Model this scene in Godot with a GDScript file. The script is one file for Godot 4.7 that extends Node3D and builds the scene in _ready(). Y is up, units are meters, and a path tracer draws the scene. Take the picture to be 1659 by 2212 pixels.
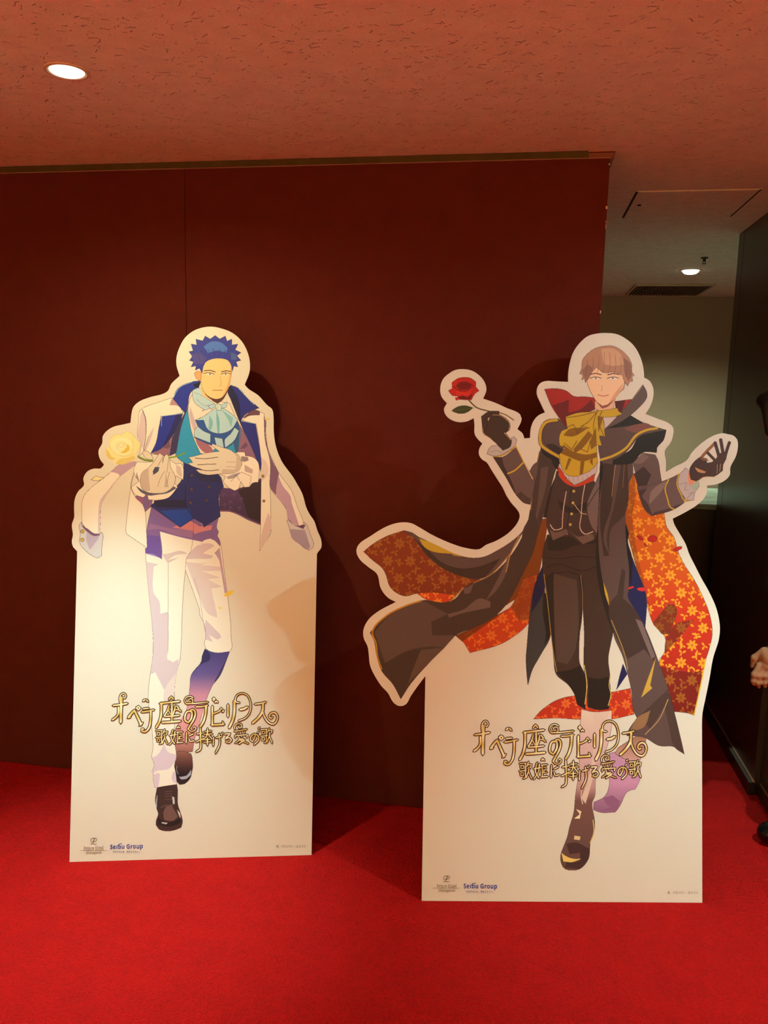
extends Node3D
# A corner of a foyer with red carpet and dark red fabric partition; two printed foam board standees lean back on it.

const EXPOSURE := 1.0
var M := {}
var used := {}

# ---------- names and metas ----------
func numbered(called: String) -> String:
	var n: int = used.get(called, 0)
	used[called] = n + 1
	return called if n == 0 else "%s_%03d" % [called, n]

func put(o: Node3D, called: String, parent: Node3D = self) -> Node3D:
	o.name = numbered(called) if parent == self else called
	parent.add_child(o, true)
	return o

func obj(called: String, mesh: Mesh, mat: Material, parent: Node3D = self) -> MeshInstance3D:
	var o := MeshInstance3D.new()
	o.mesh = mesh
	if mat:
		o.material_override = mat
	put(o, called, parent)
	return o

func tag(o: Node3D, label: String, category: String, group := "") -> Node3D:
	o.set_meta("label", label)
	o.set_meta("category", category)
	if group:
		o.set_meta("group", group)
	return o

func thing(called: String, label: String, category: String, xf := Transform3D(), group := "") -> Node3D:
	var o := Node3D.new()
	put(o, called)
	o.transform = xf
	tag(o, label, category, group)
	return o

func struct(o: Node3D) -> Node3D:
	o.set_meta("kind", "structure")
	return o

func rgb(r: float, g: float, b: float, a := 1.0) -> Color:
	return Color(r / 255.0, g / 255.0, b / 255.0, a)

# ---------- meshes ----------
func quad(st: SurfaceTool, a: Vector3, b: Vector3, c: Vector3, d: Vector3) -> void:
	for v in [a, b, c, a, c, d]:
		st.add_vertex(v)

# a box with chamfered edges, from corner lo to corner hi
func box(lo: Vector3, hi: Vector3, bevel := 0.002) -> ArrayMesh:
	var c := (lo + hi) / 2.0
	var h := (hi - lo) / 2.0
	var e := minf(bevel, minf(h.x, minf(h.y, h.z)) * 0.9)
	var hull := PackedVector3Array()
	var st := SurfaceTool.new()
	st.begin(Mesh.PRIMITIVE_TRIANGLES)
	st.set_smooth_group(-1)
	var ax := [Vector3.RIGHT, Vector3.UP, Vector3.BACK]
	for i in 3:
		for s in [-1.0, 1.0]:
			var n: Vector3 = ax[i] * s
			var u: Vector3 = ax[(i + 1) % 3]
			var v: Vector3 = ax[(i + 2) % 3]
			var o: Vector3 = c + n * h.dot(ax[i])
			var hu: float = h.dot(u) - e
			var hv: float = h.dot(v) - e
			if s < 0:
				quad(st, o - u * hu - v * hv, o + u * hu - v * hv, o + u * hu + v * hv, o - u * hu + v * hv)
			else:
				quad(st, o - u * hu - v * hv, o - u * hu + v * hv, o + u * hu + v * hv, o + u * hu - v * hv)
	for i in 3:
		for s in [-1.0, 1.0]:
			for t in [-1.0, 1.0]:
				var w: Vector3 = ax[i]
				var u: Vector3 = ax[(i + 1) % 3] * s
				var v: Vector3 = ax[(i + 2) % 3] * t
				var hw: float = h.dot(w) - e
				var pu: Vector3 = c + u * h.dot(u.abs()) + v * (h.dot(v.abs()) - e)
				var pv: Vector3 = c + v * h.dot(v.abs()) + u * (h.dot(u.abs()) - e)
				if s * t > 0:
					quad(st, pu - w * hw, pu + w * hw, pv + w * hw, pv - w * hw)
				else:
					quad(st, pu - w * hw, pv - w * hw, pv + w * hw, pu + w * hw)
	for s in [-1.0, 1.0]:
		for t in [-1.0, 1.0]:
			for r in [-1.0, 1.0]:
				var x := c + Vector3(s * h.x, t * (h.y - e), r * (h.z - e))
				var y := c + Vector3(s * (h.x - e), t * h.y, r * (h.z - e))
				var z := c + Vector3(s * (h.x - e), t * (h.y - e), r * h.z)
				for v in ([x, z, y] if s * t * r > 0 else [x, y, z]):
					st.add_vertex(v)
	st.generate_normals()
	return st.commit()

func add_box(parent: Node3D, called: String, lo: Vector3, hi: Vector3, mat: Material, bevel := 0.002) -> MeshInstance3D:
	return obj(called, box(lo, hi, bevel), mat, parent)

# a profile of (radius, height) turned about y
func lathe(profile: PackedVector2Array, seg := 40) -> ArrayMesh:
	var st := SurfaceTool.new()
	st.begin(Mesh.PRIMITIVE_TRIANGLES)
	st.set_smooth_group(-1)
	for i in profile.size() - 1:
		for k in seg:
			var a := TAU * k / seg
			var b := TAU * (k + 1) / seg
			var p := profile[i]
			var q := profile[i + 1]
			var v := [Vector3(p.x * cos(a), p.y, p.x * sin(a)), Vector3(q.x * cos(a), q.y, q.x * sin(a)), Vector3(q.x * cos(b), q.y, q.x * sin(b)), Vector3(p.x * cos(b), p.y, p.x * sin(b))]
			for j in [0, 1, 2, 0, 2, 3]:
				st.add_vertex(v[j])
	st.generate_normals()
	return st.commit()

# ---------- smooth outlines: corners of more than 50 degrees stay sharp ----------
func smooth(flat: Array, closed := true, step := 9.0) -> PackedVector2Array:
	var p := PackedVector2Array()
	for i in range(0, flat.size() - 1, 2):
		var v := Vector2(flat[i], flat[i + 1])
		if p.is_empty() or p[-1].distance_to(v) > 0.6:
			p.append(v)
	if closed and p.size() > 1 and p[0].distance_to(p[-1]) < 0.6:
		p.remove_at(p.size() - 1)
	var n := p.size()
	var bend := 0.9 if closed else 1.25
	var out := PackedVector2Array()
	for i in (n if closed else n - 1):
		var a := p[i]
		var b := p[(i + 1) % n]
		var d := a.distance_to(b)
		var ta := b - a
		var tb := b - a
		if closed or i > 0:
			var z := p[(i - 1 + n) % n]
			if absf((a - z).angle_to(b - a)) < bend and d < maxf(60.0, a.distance_to(z) * 4.0):
				ta = ((a - z).normalized() + (b - a).normalized()).normalized() * d
		if closed or i < n - 2:
			var y := p[(i + 2) % n]
			if absf((b - a).angle_to(y - b)) < bend and d < maxf(60.0, b.distance_to(y) * 4.0):
				tb = ((b - a).normalized() + (y - b).normalized()).normalized() * d
		var k := clampi(int(d / step), 1, 8)
		for j in k:
			var t := float(j) / k
			var t2 := t * t
			var t3 := t2 * t
			out.append(a * (2 * t3 - 3 * t2 + 1) + ta * (t3 - 2 * t2 + t) + b * (3 * t2 - 2 * t3) + tb * (t3 - t2))
	if not closed:
		out.append(p[n - 1])
	return out

# ---------- the print: a picture in board millimetres ----------
var img: Image
var ink: Image
var clip := {}
var x0 := 0.0
var top := 1802.0
const K := 1.1366
var plates: Array[PackedVector2Array] = []

func paper(left: float, right: float) -> void:
	x0 = left
	img = Image.create_empty(int((right - left) * K), 2048, false, Image.FORMAT_RGB8)
	img.fill(rgb(226, 222, 217))
	ink = Image.create_empty(img.get_width(), 1, false, Image.FORMAT_RGBA8)
	clip = {}
	plates = []

func texel(p: PackedVector2Array) -> PackedVector2Array:
	var o := PackedVector2Array()
	for v in p:
		o.append(Vector2((v.x - x0) * K, (top - v.y) * K))
	return o

func spans(p: PackedVector2Array) -> Dictionary:
	var rows := {}
	for i in p.size():
		var a := p[i]
		var b := p[(i + 1) % p.size()]
		if a.y > b.y:
			var t := a
			a = b
			b = t
		for y in range(maxi(0, ceili(a.y - 0.5)), mini(2048, ceili(b.y - 0.5))):
			var x := a.x + (b.x - a.x) * (y + 0.5 - a.y) / (b.y - a.y)
			if not rows.has(y):
				rows[y] = [x]
			else:
				rows[y].append(x)
	for y in rows:
		rows[y].sort()
	return rows

func run(y: int, a: float, b: float, c: Color) -> void:
	var l := maxi(0, roundi(a))
	var r := mini(img.get_width(), roundi(b))
	if r <= l:
		return
	if c.a > 0.99:
		img.fill_rect(Rect2i(l, y, r - l, 1), c)
	else:
		for x in range(l, r):
			img.set_pixel(x, y, img.get_pixel(x, y).lerp(Color(c.r, c.g, c.b), c.a))

func ramp(stops: Array, h: float) -> Color:
	if h >= stops[0][0]:
		return stops[0][1]
	for i in stops.size() - 1:
		if h >= stops[i + 1][0]:
			var t: float = (stops[i][0] - h) / (stops[i][0] - stops[i + 1][0])
			return stops[i][1].lerp(stops[i + 1][1], t)
	return stops[-1][1]

func fill(p: PackedVector2Array, stops: Array) -> void:
	var rows := spans(texel(p))
	for y in rows:
		var c := ramp(stops, top - y / K)
		var r: Array = rows[y]
		for i in range(0, r.size() - 1, 2):
			if clip.is_empty():
				run(y, r[i], r[i + 1], c)
			elif clip.has(y):
				var q: Array = clip[y]
				for j in range(0, q.size() - 1, 2):
					run(y, maxf(r[i], q[j]), minf(r[i + 1], q[j + 1]), c)

func stamp(p: PackedVector2Array, w: float, c: Color) -> void:
	var t := texel(p)
	var d := maxf(w * K, 1.0)
	var half := d / 2.0
	for i in t.size() - 1:
		var n := maxi(1, ceili(t[i].distance_to(t[i + 1]) / maxf(0.7, half * 0.5)))
		for k in n + 1:
			var m := t[i].lerp(t[i + 1], float(k) / n)
			if d < 3.0:
				img.fill_rect(Rect2i(roundi(m.x - half), roundi(m.y - half), roundi(d), roundi(d)), c)
			else:
				for y in range(floori(m.y - half), ceili(m.y + half)):
					var e := half * half - (y + 0.5 - m.y) ** 2
					if e > 0 and y >= 0 and y < 2048:
						run(y, m.x - sqrt(e), m.x + sqrt(e), c)

func fade(flat: Array, stops: Array, edge: int) -> void:
	var p := smooth(flat)
	fill(p, stops)
	if edge:
		p.append(p[0])
		stamp(p, 1.1, rgb(66, 48, 52))
		plates.append(p)

func poly(flat: Array, c: Color, edge: int) -> void:
	fade(flat, [[9999, c]], edge)

func line(flat: Array, w: float, c: Color) -> void:
	stamp(smooth(flat, false), w, c)

func clip_to(flat: Array) -> void:
	clip = spans(texel(smooth(flat)))

func disc(x: float, y: float, r: float, c: Color, edge: int) -> void:
	var flat := []
	for k in 10:
		flat.append(x + r * cos(TAU * k / 10))
		flat.append(y + r * sin(TAU * k / 10))
	poly(flat, c, edge)

func leaf(x: float, y: float, l: float, w: float, a: float, c: Color) -> void:
	var u := Vector2(cos(a), sin(a))
	var v := Vector2(-u.y, u.x)
	var o := Vector2(x, y)
	fill(PackedVector2Array([o, o + u * l * 0.3 + v * w * 0.8, o + u * l * 0.65 + v * w, o + u * l, o + u * l * 0.65 - v * w, o + u * l * 0.3 - v * w * 0.8]), [[9999, c]])

# rows of flowers with leaves between them, in the outline given
func brocade(flat: Array, c: Color, base: Color, number: int, step: float) -> void:
	var p := smooth(flat)
	clip = spans(texel(p))
	var rng := RandomNumberGenerator.new()
	rng.seed = number
	var lo := p[0]
	var hi := p[0]
	for v in p:
		lo = lo.min(v)
		hi = hi.max(v)
	var row := 0
	var y := lo.y
	while y < hi.y + step:
		var x := lo.x - step + (step * 0.55 if row % 2 else 0.0)
		while x < hi.x + step:
			var t := rng.randf() * TAU
			var k := step / 62.0
			for i in 7:
				leaf(x, y, 19 * k, 4.2 * k, t + TAU * i / 7, c)
			disc(x, y, 4 * k, base, 0)
			disc(x, y, 2.2 * k, c, 0)
			for i in 3:
				var a := t + 2.1 * i
				var m := Vector2(x, y) + Vector2(cos(a), sin(a)) * 29 * k
				leaf(m.x, m.y, 15 * k, 3.4 * k, a + 0.9, c)
				leaf(m.x, m.y, 15 * k, 3.4 * k, a - 0.9, c)
				leaf(m.x, m.y, 11 * k, 2.6 * k, a + 2.5, c)
			x += step * 1.1
		y += step * 0.86
		row += 1
	clip = {}
	p.append(p[0])
	stamp(p, 1.1, rgb(66, 48, 52))

# ---------- boards ----------
var half_w := 0.0

func plate_mesh(shapes: Array, z: float) -> ArrayMesh:
	var st := SurfaceTool.new()
	st.begin(Mesh.PRIMITIVE_TRIANGLES)
	st.set_normal(Vector3.BACK)
	var deep := z
	for p: PackedVector2Array in shapes:
		deep += 0.000006 if shapes.size() > 1 else 0.0
		var q := p.duplicate()
		if q[0] == q[-1]:
			q.remove_at(q.size() - 1)
		var t := Geometry2D.triangulate_polygon(q)
		for i in range(0, t.size(), 3):
			var a := q[t[i]]
			var b := q[t[i + 1]]
			var c := q[t[i + 2]]
			for v: Vector2 in ([a, c, b] if (b - a).cross(c - a) > 0 else [a, b, c]):
				st.set_uv(Vector2((v.x - x0) * K / img.get_width(), (top - v.y) * K / 2048.0))
				st.add_vertex(Vector3(v.x / 1000.0, v.y / 1000.0, deep))
	return st.commit()

# foam board: printed front, white cut edge, plain back
func board_mesh(p: PackedVector2Array, t: float, front: Material, edge: Material) -> ArrayMesh:
	var m := plate_mesh([p], 0.0)
	m.surface_set_material(0, front)
	var st := SurfaceTool.new()
	st.begin(Mesh.PRIMITIVE_TRIANGLES)
	st.set_smooth_group(-1)
	var ccw := not Geometry2D.is_polygon_clockwise(p)
	for i in p.size():
		var a := Vector3(p[i].x, p[i].y, 0) / 1000.0
		var q := p[(i + 1) % p.size()]
		var b := Vector3(q.x, q.y, 0) / 1000.0
		var d := Vector3(0, 0, -t)
		if ccw:
			quad(st, a, b, b + d, a + d)
		else:
			quad(st, b, a, a + d, b + d)
	var tri := Geometry2D.triangulate_polygon(p)
	for i in range(0, tri.size(), 3):
		var f := [p[tri[i]], p[tri[i + 1]], p[tri[i + 2]]]
		if (f[1] - f[0]).cross(f[2] - f[0]) < 0:
			f.reverse()
		for v: Vector2 in f:
			st.add_vertex(Vector3(v.x / 1000.0, v.y / 1000.0, -t))
	st.generate_normals()
	st.commit(m)
	m.surface_set_material(1, edge)
	return m

# pen strokes with pointed ends, as flat ribbons of foil; strokes: [width, points], all in millimetres
func ribbons(st: SurfaceTool, strokes: Array, grow: float, z: float, point: float, light := 0.0) -> void:
	var n := 0
	for s in strokes:
		n += 1
		var p := smooth(s[1], false, 4.0)
		var w: float = s[0] / 2.0 + grow
		var l := PackedVector2Array()
		var r := PackedVector2Array()
		for i in p.size():
			var d := (p[mini(i + 1, p.size() - 1)] - p[maxi(i - 1, 0)]).normalized()
			l.append(p[i] + d.orthogonal() * w)
			r.append(p[i] - d.orthogonal() * w)
		var ends := [p[0] - (p[1] - p[0]).normalized() * w * point, p[-1] + (p[-1] - p[-2]).normalized() * w * point]
		var tris := []
		for i in p.size() - 1:
			tris += [l[i], l[i + 1], r[i + 1], l[i], r[i + 1], r[i]]
		tris += [ends[0], l[0], r[0], ends[1], r[-1], l[-1]]
		for i in range(0, tris.size(), 3):
			var a: Vector2 = tris[i]
			var b: Vector2 = tris[i + 1]
			var c: Vector2 = tris[i + 2]
			for v: Vector2 in ([a, c, b] if (b - a).cross(c - a) > 0 else [a, b, c]):
				if light > 0.0:
					var g := 0.5 + 0.5 * sin(v.y * 0.11 + n * 2.3 + v.x * 0.05)
					st.set_color(Color(0.70, 0.50, 0.14).lerp(Color(0.93, 0.86, 0.58), g))
				st.set_normal(Vector3.BACK)
				st.add_vertex(Vector3(v.x / 1000.0, v.y / 1000.0, z + n * 0.000006 + i * 0.0000004))

func lettering(parent: Node3D, called: String, label: String, strokes: Array) -> void:
	var st := SurfaceTool.new()
	st.begin(Mesh.PRIMITIVE_TRIANGLES)
	ribbons(st, strokes, 2.7, 0.0008, 1.25)
	var m := st.commit()
	m.surface_set_material(0, M.title_edge)
	st = SurfaceTool.new()
	st.begin(Mesh.PRIMITIVE_TRIANGLES)
	ribbons(st, strokes, -0.1, 0.0013, 1.1, 1.0)
	st.commit(m)
	m.surface_set_material(1, M.title_gold)
	obj(called, m, null, parent).set_meta("label", label)

func strokes_mesh(strokes: Array, z := 0.0004) -> ArrayMesh:
	var st := SurfaceTool.new()
	st.begin(Mesh.PRIMITIVE_TRIANGLES)
	ribbons(st, strokes, 0.0, z, 0.6)
	return st.commit()

# a line of type, centred on (x, y) and as wide as asked, in millimetres; slant leans it to the right
func type(text: String, font: String, weight: int, x: float, y: float, w: float, h: float, slant := 0.0) -> ArrayMesh:
	var f := SystemFont.new()
	f.font_names = PackedStringArray([font])
	f.font_weight = weight
	var t := TextMesh.new()
	t.text = text
	t.font = f
	t.font_size = 48
	t.pixel_size = 0.01
	t.depth = 0.002
	t.curve_step = 1.0
	var a := t.surface_get_arrays(0)
	var v: PackedVector3Array = a[Mesh.ARRAY_VERTEX]
	var lo := v[0]
	var hi := v[0]
	for q in v:
		lo = lo.min(q)
		hi = hi.max(q)
	for i in v.size():
		var k := (v[i] - lo) / (hi - lo)
		v[i] = Vector3(x + (k.x - 0.5) * w + (k.y - 0.5) * h * slant, y + (k.y - 0.5) * h, 0.2 + k.z * 0.3) / 1000.0
	a[Mesh.ARRAY_VERTEX] = v
	var m := ArrayMesh.new()
	m.add_surface_from_arrays(Mesh.PRIMITIVE_TRIANGLES, a)
	return m

func print_man_in_white() -> void:
	poly([-265,1315,-289,1292,-322,1264,-357,1234,-375,1211,-381,1189,-380,1119,-370,1105,-345,1085,-322,1083,-320,1125,-320,1175,-309,1204,-285,1241,-259,1277,-207,1318,-221,1327,-237,1326], rgb(240, 236, 232), 1)
	poly([-237,1326,-265,1315,-289,1292,-264,1286,-259,1277,-207,1318,-207,1330], rgb(190, 160, 196), 0)
	poly([-322,1083,-320,1125,-320,1175,-309,1204,-285,1241,-264,1269,-275,1261,-296,1232,-323,1195,-327,1164,-327,1083], rgb(212, 196, 214), 0)
	poly([-381,1123,-388,1116,-385,1079,-388,1060,-384,1047,-341,1007,-327,1002,-314,1010,-313,1052,-311,1083,-318,1090,-322,1079,-340,1076,-365,1093,-380,1111], rgb(205, 206, 220), 1)
	poly([-366,1067,-353,1029,-329,1063,-318,1088,-322,1079,-340,1076,-364,1092], rgb(182, 172, 205), 0)
	poly([-381,1123,-379,1113,-359,1099,-341,1085,-322,1083,-323,1078,-340,1076,-365,1093,-380,1111], rgb(120, 85, 130), 0)
	disc(-378, 1091, 6.2, rgb(205, 170, 70), 1)
	disc(-378, 1063, 6.2, rgb(205, 170, 70), 1)
	poly([220,1492,225,1485,226,1426,235,1380,259,1326,273,1297,317,1237,338,1180,359,1122,355,1107,344,1116,309,1133,300,1171,283,1196,244,1248,239,1331], rgb(240, 236, 232), 1)
	poly([218,1492,224,1484,226,1426,234,1380,257,1326,272,1297,271,1274,264,1221,244,1248,240,1331,227,1391,220,1466], rgb(128, 96, 138), 0)
	poly([271,1288,288,1251,314,1217,317,1197,344,1116,309,1133,298,1176,266,1219], rgb(190, 160, 196), 0)
	poly([302,1133,307,1139,324,1121,358,1106,365,1118,360,1130,371,1120,395,1056,393,1042,379,1032,365,1038,349,1052,322,1072,313,1102], rgb(212, 208, 220), 1)
	poly([310,1105,364,1102,383,1045,376,1035,365,1039,349,1052,322,1072], rgb(168, 156, 190), 0)
	poly([307,1139,324,1121,358,1106,365,1118,358,1121,344,1116,309,1133], rgb(110, 75, 115), 0)
	fade([38,695,23,675,21,656,-13,608,-16,574,-21,522,-27,492,-51,448,-64,426,-65,396,-60,355,-45,351,-4,354,2,395,19,454,37,521,62,581,95,640,115,688,68,684], [[692, rgb(66, 64, 140)],[615, rgb(96, 84, 160)],[545, rgb(200, 140, 176)],[475, rgb(228, 160, 176)],[406, rgb(214, 150, 158)],[352, rgb(150, 98, 92)]], 1)
	poly([32,699,51,675,48,658,9,639,-13,608,21,656,23,675], rgb(44, 44, 105), 0)
	poly([115,688,94,646,73,603,62,577,84,607,105,659], rgb(70, 60, 120), 0)
	fade([-62,346,-46,357,-9,347,-3,328,-3,291,-11,265,-29,247,-44,245,-54,255,-61,292,-64,318], [[357, rgb(150, 98, 92)],[314, rgb(86, 52, 56)],[280, rgb(34, 26, 38)],[243, rgb(44, 34, 44)]], 1)
	poly([-48,271,-22,275,-8,295,-9,276,-22,264,-40,262], rgb(168, 170, 196), 0)
	line([-3,332,-1,302,-6,276], 1.9, rgb(224, 222, 226))
	line([-55,307,-56,292,-50,281], 1.6, rgb(150, 150, 170))
	line([-53,336,-31,342,-5,336], 1.2, rgb(120, 80, 80))
	poly([-153,1177,-168,1089,-165,1039,-171,1034,-166,971,-157,887,-145,788,-140,727,-140,676,-149,601,-153,538,-139,434,-135,360,-139,338,-130,319,-129,308,-136,290,-132,282,-133,271,-126,236,-95,241,-54,246,-59,288,-63,307,-57,340,-65,396,-64,470,-67,545,-61,619,-50,664,-47,724,-46,788,-42,901,-37,963,-14,901,12,830,12,816,29,779,34,740,30,709,38,695,68,684,115,688,122,700,119,731,116,788,106,867,101,901,91,972,81,1043,75,1067,68,1079,72,1094,66,1103,71,1143,77,1168,-11,1190], rgb(240, 236, 232), 1)
	clip_to([-153,1177,-168,1089,-165,1039,-171,1034,-166,971,-157,887,-145,788,-140,727,-140,676,-149,601,-153,538,-139,434,-135,360,-139,338,-130,319,-129,308,-136,290,-132,282,-133,271,-126,236,-95,241,-54,246,-59,288,-63,307,-57,340,-65,396,-64,470,-67,545,-61,619,-50,664,-47,724,-46,788,-42,901,-37,963,-14,901,12,830,12,816,29,779,34,740,30,709,38,695,68,684,115,688,122,700,119,731,116,788,106,867,101,901,91,972,81,1043,75,1067,68,1079,72,1094,66,1103,71,1143,77,1168,-11,1190])
	poly([-153,1177,-173,1089,-174,1019,-144,1016,-116,999,-115,1028,-124,1093,-50,1073,22,1058,19,1062,44,1070,58,1064,78,1043,83,1146,18,1116,-10,1145], rgb(128, 98, 170), 0)
	poly([-165,1081,-124,1076,-116,1002,-174,1019], rgb(92, 72, 180, 0.55), 0)
	poly([-23,1130,22,1102,7,1111,51,1115,47,1100,8,1091,-9,1085,-14,1096,-84,1107], rgb(205, 130, 150), 0)
	poly([-146,1149,-159,1121,-106,1107,-12,1096,-14,1071,-78,1084,-123,1101,-166,1098], rgb(150, 112, 170), 0)
	poly([-169,991,-143,985,-126,982,-143,974,-140,884,-122,858,-118,816,-92,822,-90,700,-147,701,-156,788,-176,971], rgb(212, 196, 214), 0)
	poly([-151,739,-89,735,-93,664,-72,653,-56,664,-57,623,-100,560,-131,620,-153,609], rgb(212, 196, 214), 0)
	poly([-100,560,-54,627,-63,537,-70,500,-99,493], rgb(226, 214, 222), 0)
	poly([-97,382,-119,345,-144,334,-139,268,-125,290,-81,298,-67,314,-49,344,-86,355], rgb(218, 200, 226), 0)
	poly([-139,275,-118,286,-110,282,-115,234,-139,231], rgb(218, 200, 226), 0)
	poly([-48,292,-67,288,-72,266,-62,251,-44,251], rgb(218, 200, 226), 0)
	poly([6,1048,22,1048,8,1052,47,1053,59,1046,20,1020,55,1012,48,1002,-8,1001,-35,1000,-27,1017], rgb(212, 196, 214), 0)
	poly([-36,991,23,986,40,989,15,980,77,975,85,961,15,960,80,938,38,932,86,907,50,901,70,816,71,802,40,816,11,873,-24,957], rgb(222, 208, 218), 0)
	poly([32,796,80,748,86,737,74,728,44,745,58,720,33,729], rgb(212, 196, 214), 0)
	poly([-116,1016,-94,1019,-52,1028,-30,1018,-69,1014,-96,997,-60,1005,-96,985], rgb(210, 196, 205), 0)
	poly([59,1021,76,1040,88,969,103,884,95,884,76,995,68,1009], rgb(190, 160, 196), 0)
	clip = {}
	line([-94,985,-93,901,-90,704,-91,687], 1.1, rgb(110, 90, 105))
	line([-12,1133,-14,1071,-22,1022,-32,1008,-37,963], 1.2, rgb(90, 70, 85))
	line([-7,935,11,873,23,802,34,745], 0.9, rgb(150, 135, 145))
	poly([-119,236,-95,241,-54,245,-51,229,-50,181,-38,144,-33,122,-38,103,-60,95,-89,93,-111,100,-120,113,-119,131,-113,149,-119,168,-124,197], rgb(62, 44, 50), 1)
	poly([-88,174,-70,178,-49,140,-64,126,-93,130,-97,153], rgb(112, 82, 84), 0)
	poly([-115,142,-93,123,-57,126,-37,140,-42,118,-64,108,-93,108,-115,116], rgb(36, 26, 34), 0)
	poly([-69,207,-61,203,-60,181,-66,181], rgb(200, 200, 214), 0)
	poly([-52,163,-42,151,-40,133,-46,144], rgb(214, 204, 200), 0)
	poly([-104,123,-82,120,-86,115,-100,118], rgb(190, 185, 196), 0)
	poly([-119,212,-117,212,-119,164,-122,175], rgb(170, 182, 214), 0)
	line([-93,223,-69,224], 1.2, rgb(140, 112, 112))
	line([-93,215,-69,216], 1.2, rgb(140, 112, 112))
	line([-93,207,-69,208], 1.2, rgb(140, 112, 112))
	line([-92,197,-69,198], 1.2, rgb(140, 112, 112))
	line([-105,171,-87,178,-65,178], 1.2, rgb(150, 130, 130))
	fade([76,1243,140,1243,214,1279,214,1117,170,1135,130,1155,108,1162,75,1163,73,1220], [[1266, rgb(92, 66, 128)],[1123, rgb(60, 44, 80)]], 1)
	poly([135,1235,214,1273,214,1130,170,1146,155,1192], rgb(44, 34, 44, 0.75), 0)
	line([75,1165,108,1164,130,1157,170,1138,213,1120], 3.4, rgb(126, 92, 150))
	line([81,1216,85,1224,87,1220,90,1225,94,1217], 1.1, rgb(120, 96, 160))
	line([87,1220,87,1210], 1.1, rgb(120, 96, 160))
	line([104,1190,108,1199,110,1194,113,1200,117,1191], 1.1, rgb(120, 96, 160))
	line([110,1194,110,1185], 1.1, rgb(120, 96, 160))
	line([84,1182,88,1190,90,1186,93,1191,97,1182], 1.1, rgb(120, 96, 160))
	line([90,1186,91,1176], 1.1, rgb(120, 96, 160))
	line([115,1216,119,1225,121,1220,124,1225,128,1217], 1.1, rgb(120, 96, 160))
	line([121,1220,121,1211], 1.1, rgb(120, 96, 160))
	line([140,1202,144,1211,147,1206,149,1211,153,1203], 1.1, rgb(120, 96, 160))
	line([147,1206,147,1197], 1.1, rgb(120, 96, 160))
	line([135,1171,139,1179,141,1175,144,1180,148,1171], 1.1, rgb(120, 96, 160))
	line([141,1175,142,1165], 1.1, rgb(120, 96, 160))
	line([104,1170,108,1179,110,1174,113,1180,117,1171], 1.1, rgb(120, 96, 160))
	line([110,1174,110,1165], 1.1, rgb(120, 96, 160))
	poly([-206,1211,-150,1231,-152,1177,-163,1170,-178,1154,-182,1183,-205,1197], rgb(150, 100, 150), 1)
	poly([-182,1214,-155,1211,-156,1194,-161,1172,-178,1169], rgb(126, 98, 160), 0)
	poly([-49,1346,-53,1272,-72,1246,-133,1200,-157,1179,-56,1107,-11,1138,21,1115,22,1108,77,1145,74,1228,87,1246,72,1286,-13,1316,-30,1347], rgb(40, 48, 122), 1)
	poly([-124,1163,-27,1170,-14,1139,-56,1109], rgb(30, 70, 180), 0)
	poly([-147,1197,-38,1201,-38,1176,-135,1175], rgb(36, 38, 84), 0)
	poly([-12,1293,67,1283,73,1260,5,1265], rgb(40, 44, 96), 0)
	line([-31,1292,-36,1264,-38,1179,-11,1139], 1.4, rgb(26, 26, 60))
	line([-9,1307,-34,1292,-35,1233], 0.9, rgb(70, 80, 130))
	disc(-21, 1284, 4.7, rgb(96, 74, 66), 1)
	disc(-21, 1237, 4.7, rgb(96, 74, 66), 1)
	disc(-24, 1191, 4.7, rgb(96, 74, 66), 1)
	disc(38, 1246, 4.7, rgb(96, 74, 66), 1)
	disc(29, 1199, 4.7, rgb(96, 74, 66), 1)
	poly([-86,1423,-90,1377,-99,1346,-152,1356,-111,1385], rgb(150, 108, 140), 1)
	poly([-100,1408,-94,1380,-102,1374,-119,1377], rgb(112, 80, 120), 0)
	poly([138,1459,161,1422,196,1345,156,1356,133,1361], rgb(142, 106, 146), 1)
	poly([140,1378,158,1402,167,1390,156,1379], rgb(108, 80, 126), 0)
	poly([-32,1530,-56,1461,-72,1386,-76,1349,-49,1328,-21,1321,15,1347,71,1360,133,1364,140,1447,126,1482,69,1492,-15,1490], rgb(48, 158, 222), 1)
	poly([126,1456,139,1447,133,1364,125,1367,119,1389], rgb(52, 96, 160), 0)
	poly([-21,1565,-36,1521,-31,1467,-19,1418,7,1360,18,1359,57,1377,98,1464,120,1493,103,1533,77,1538,26,1554,0,1583], rgb(236, 228, 226), 1)
	poly([-11,1407,17,1388,18,1373,-2,1387], rgb(190, 160, 196), 0)
	poly([-29,1519,0,1433,-17,1439,-32,1490], rgb(206, 186, 206), 0)
	poly([-11,1413,43,1382,51,1365,23,1362,0,1384], rgb(166, 112, 140), 0)
	poly([-19,1585,-23,1559,-13,1531,16,1511,10,1505,49,1523,52,1532,23,1552,3,1583,-14,1588], rgb(186, 218, 240), 1)
	line([-10,1548,15,1525,46,1526], 1.2, rgb(90, 130, 160))
	line([-16,1568,1,1562,23,1549], 1.2, rgb(90, 130, 160))
	poly([-12,1473,-3,1453,-14,1439,-14,1413,43,1388,88,1379,127,1410,136,1447,126,1482,69,1498,13,1485], rgb(44, 90, 180), 1)
	poly([-3,1453,-14,1439,-14,1416,3,1410,40,1396,40,1427,14,1438], rgb(180, 220, 244), 1)
	poly([53,1416,60,1388,86,1380,80,1412], rgb(180, 220, 244), 1)
	poly([88,1409,90,1380,121,1407,136,1440,121,1451,107,1428], rgb(180, 220, 244), 1)
	poly([55,1515,13,1485,-13,1473,16,1474,31,1442,70,1429,109,1443,132,1479,97,1507,72,1519], rgb(180, 220, 244), 1)
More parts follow.
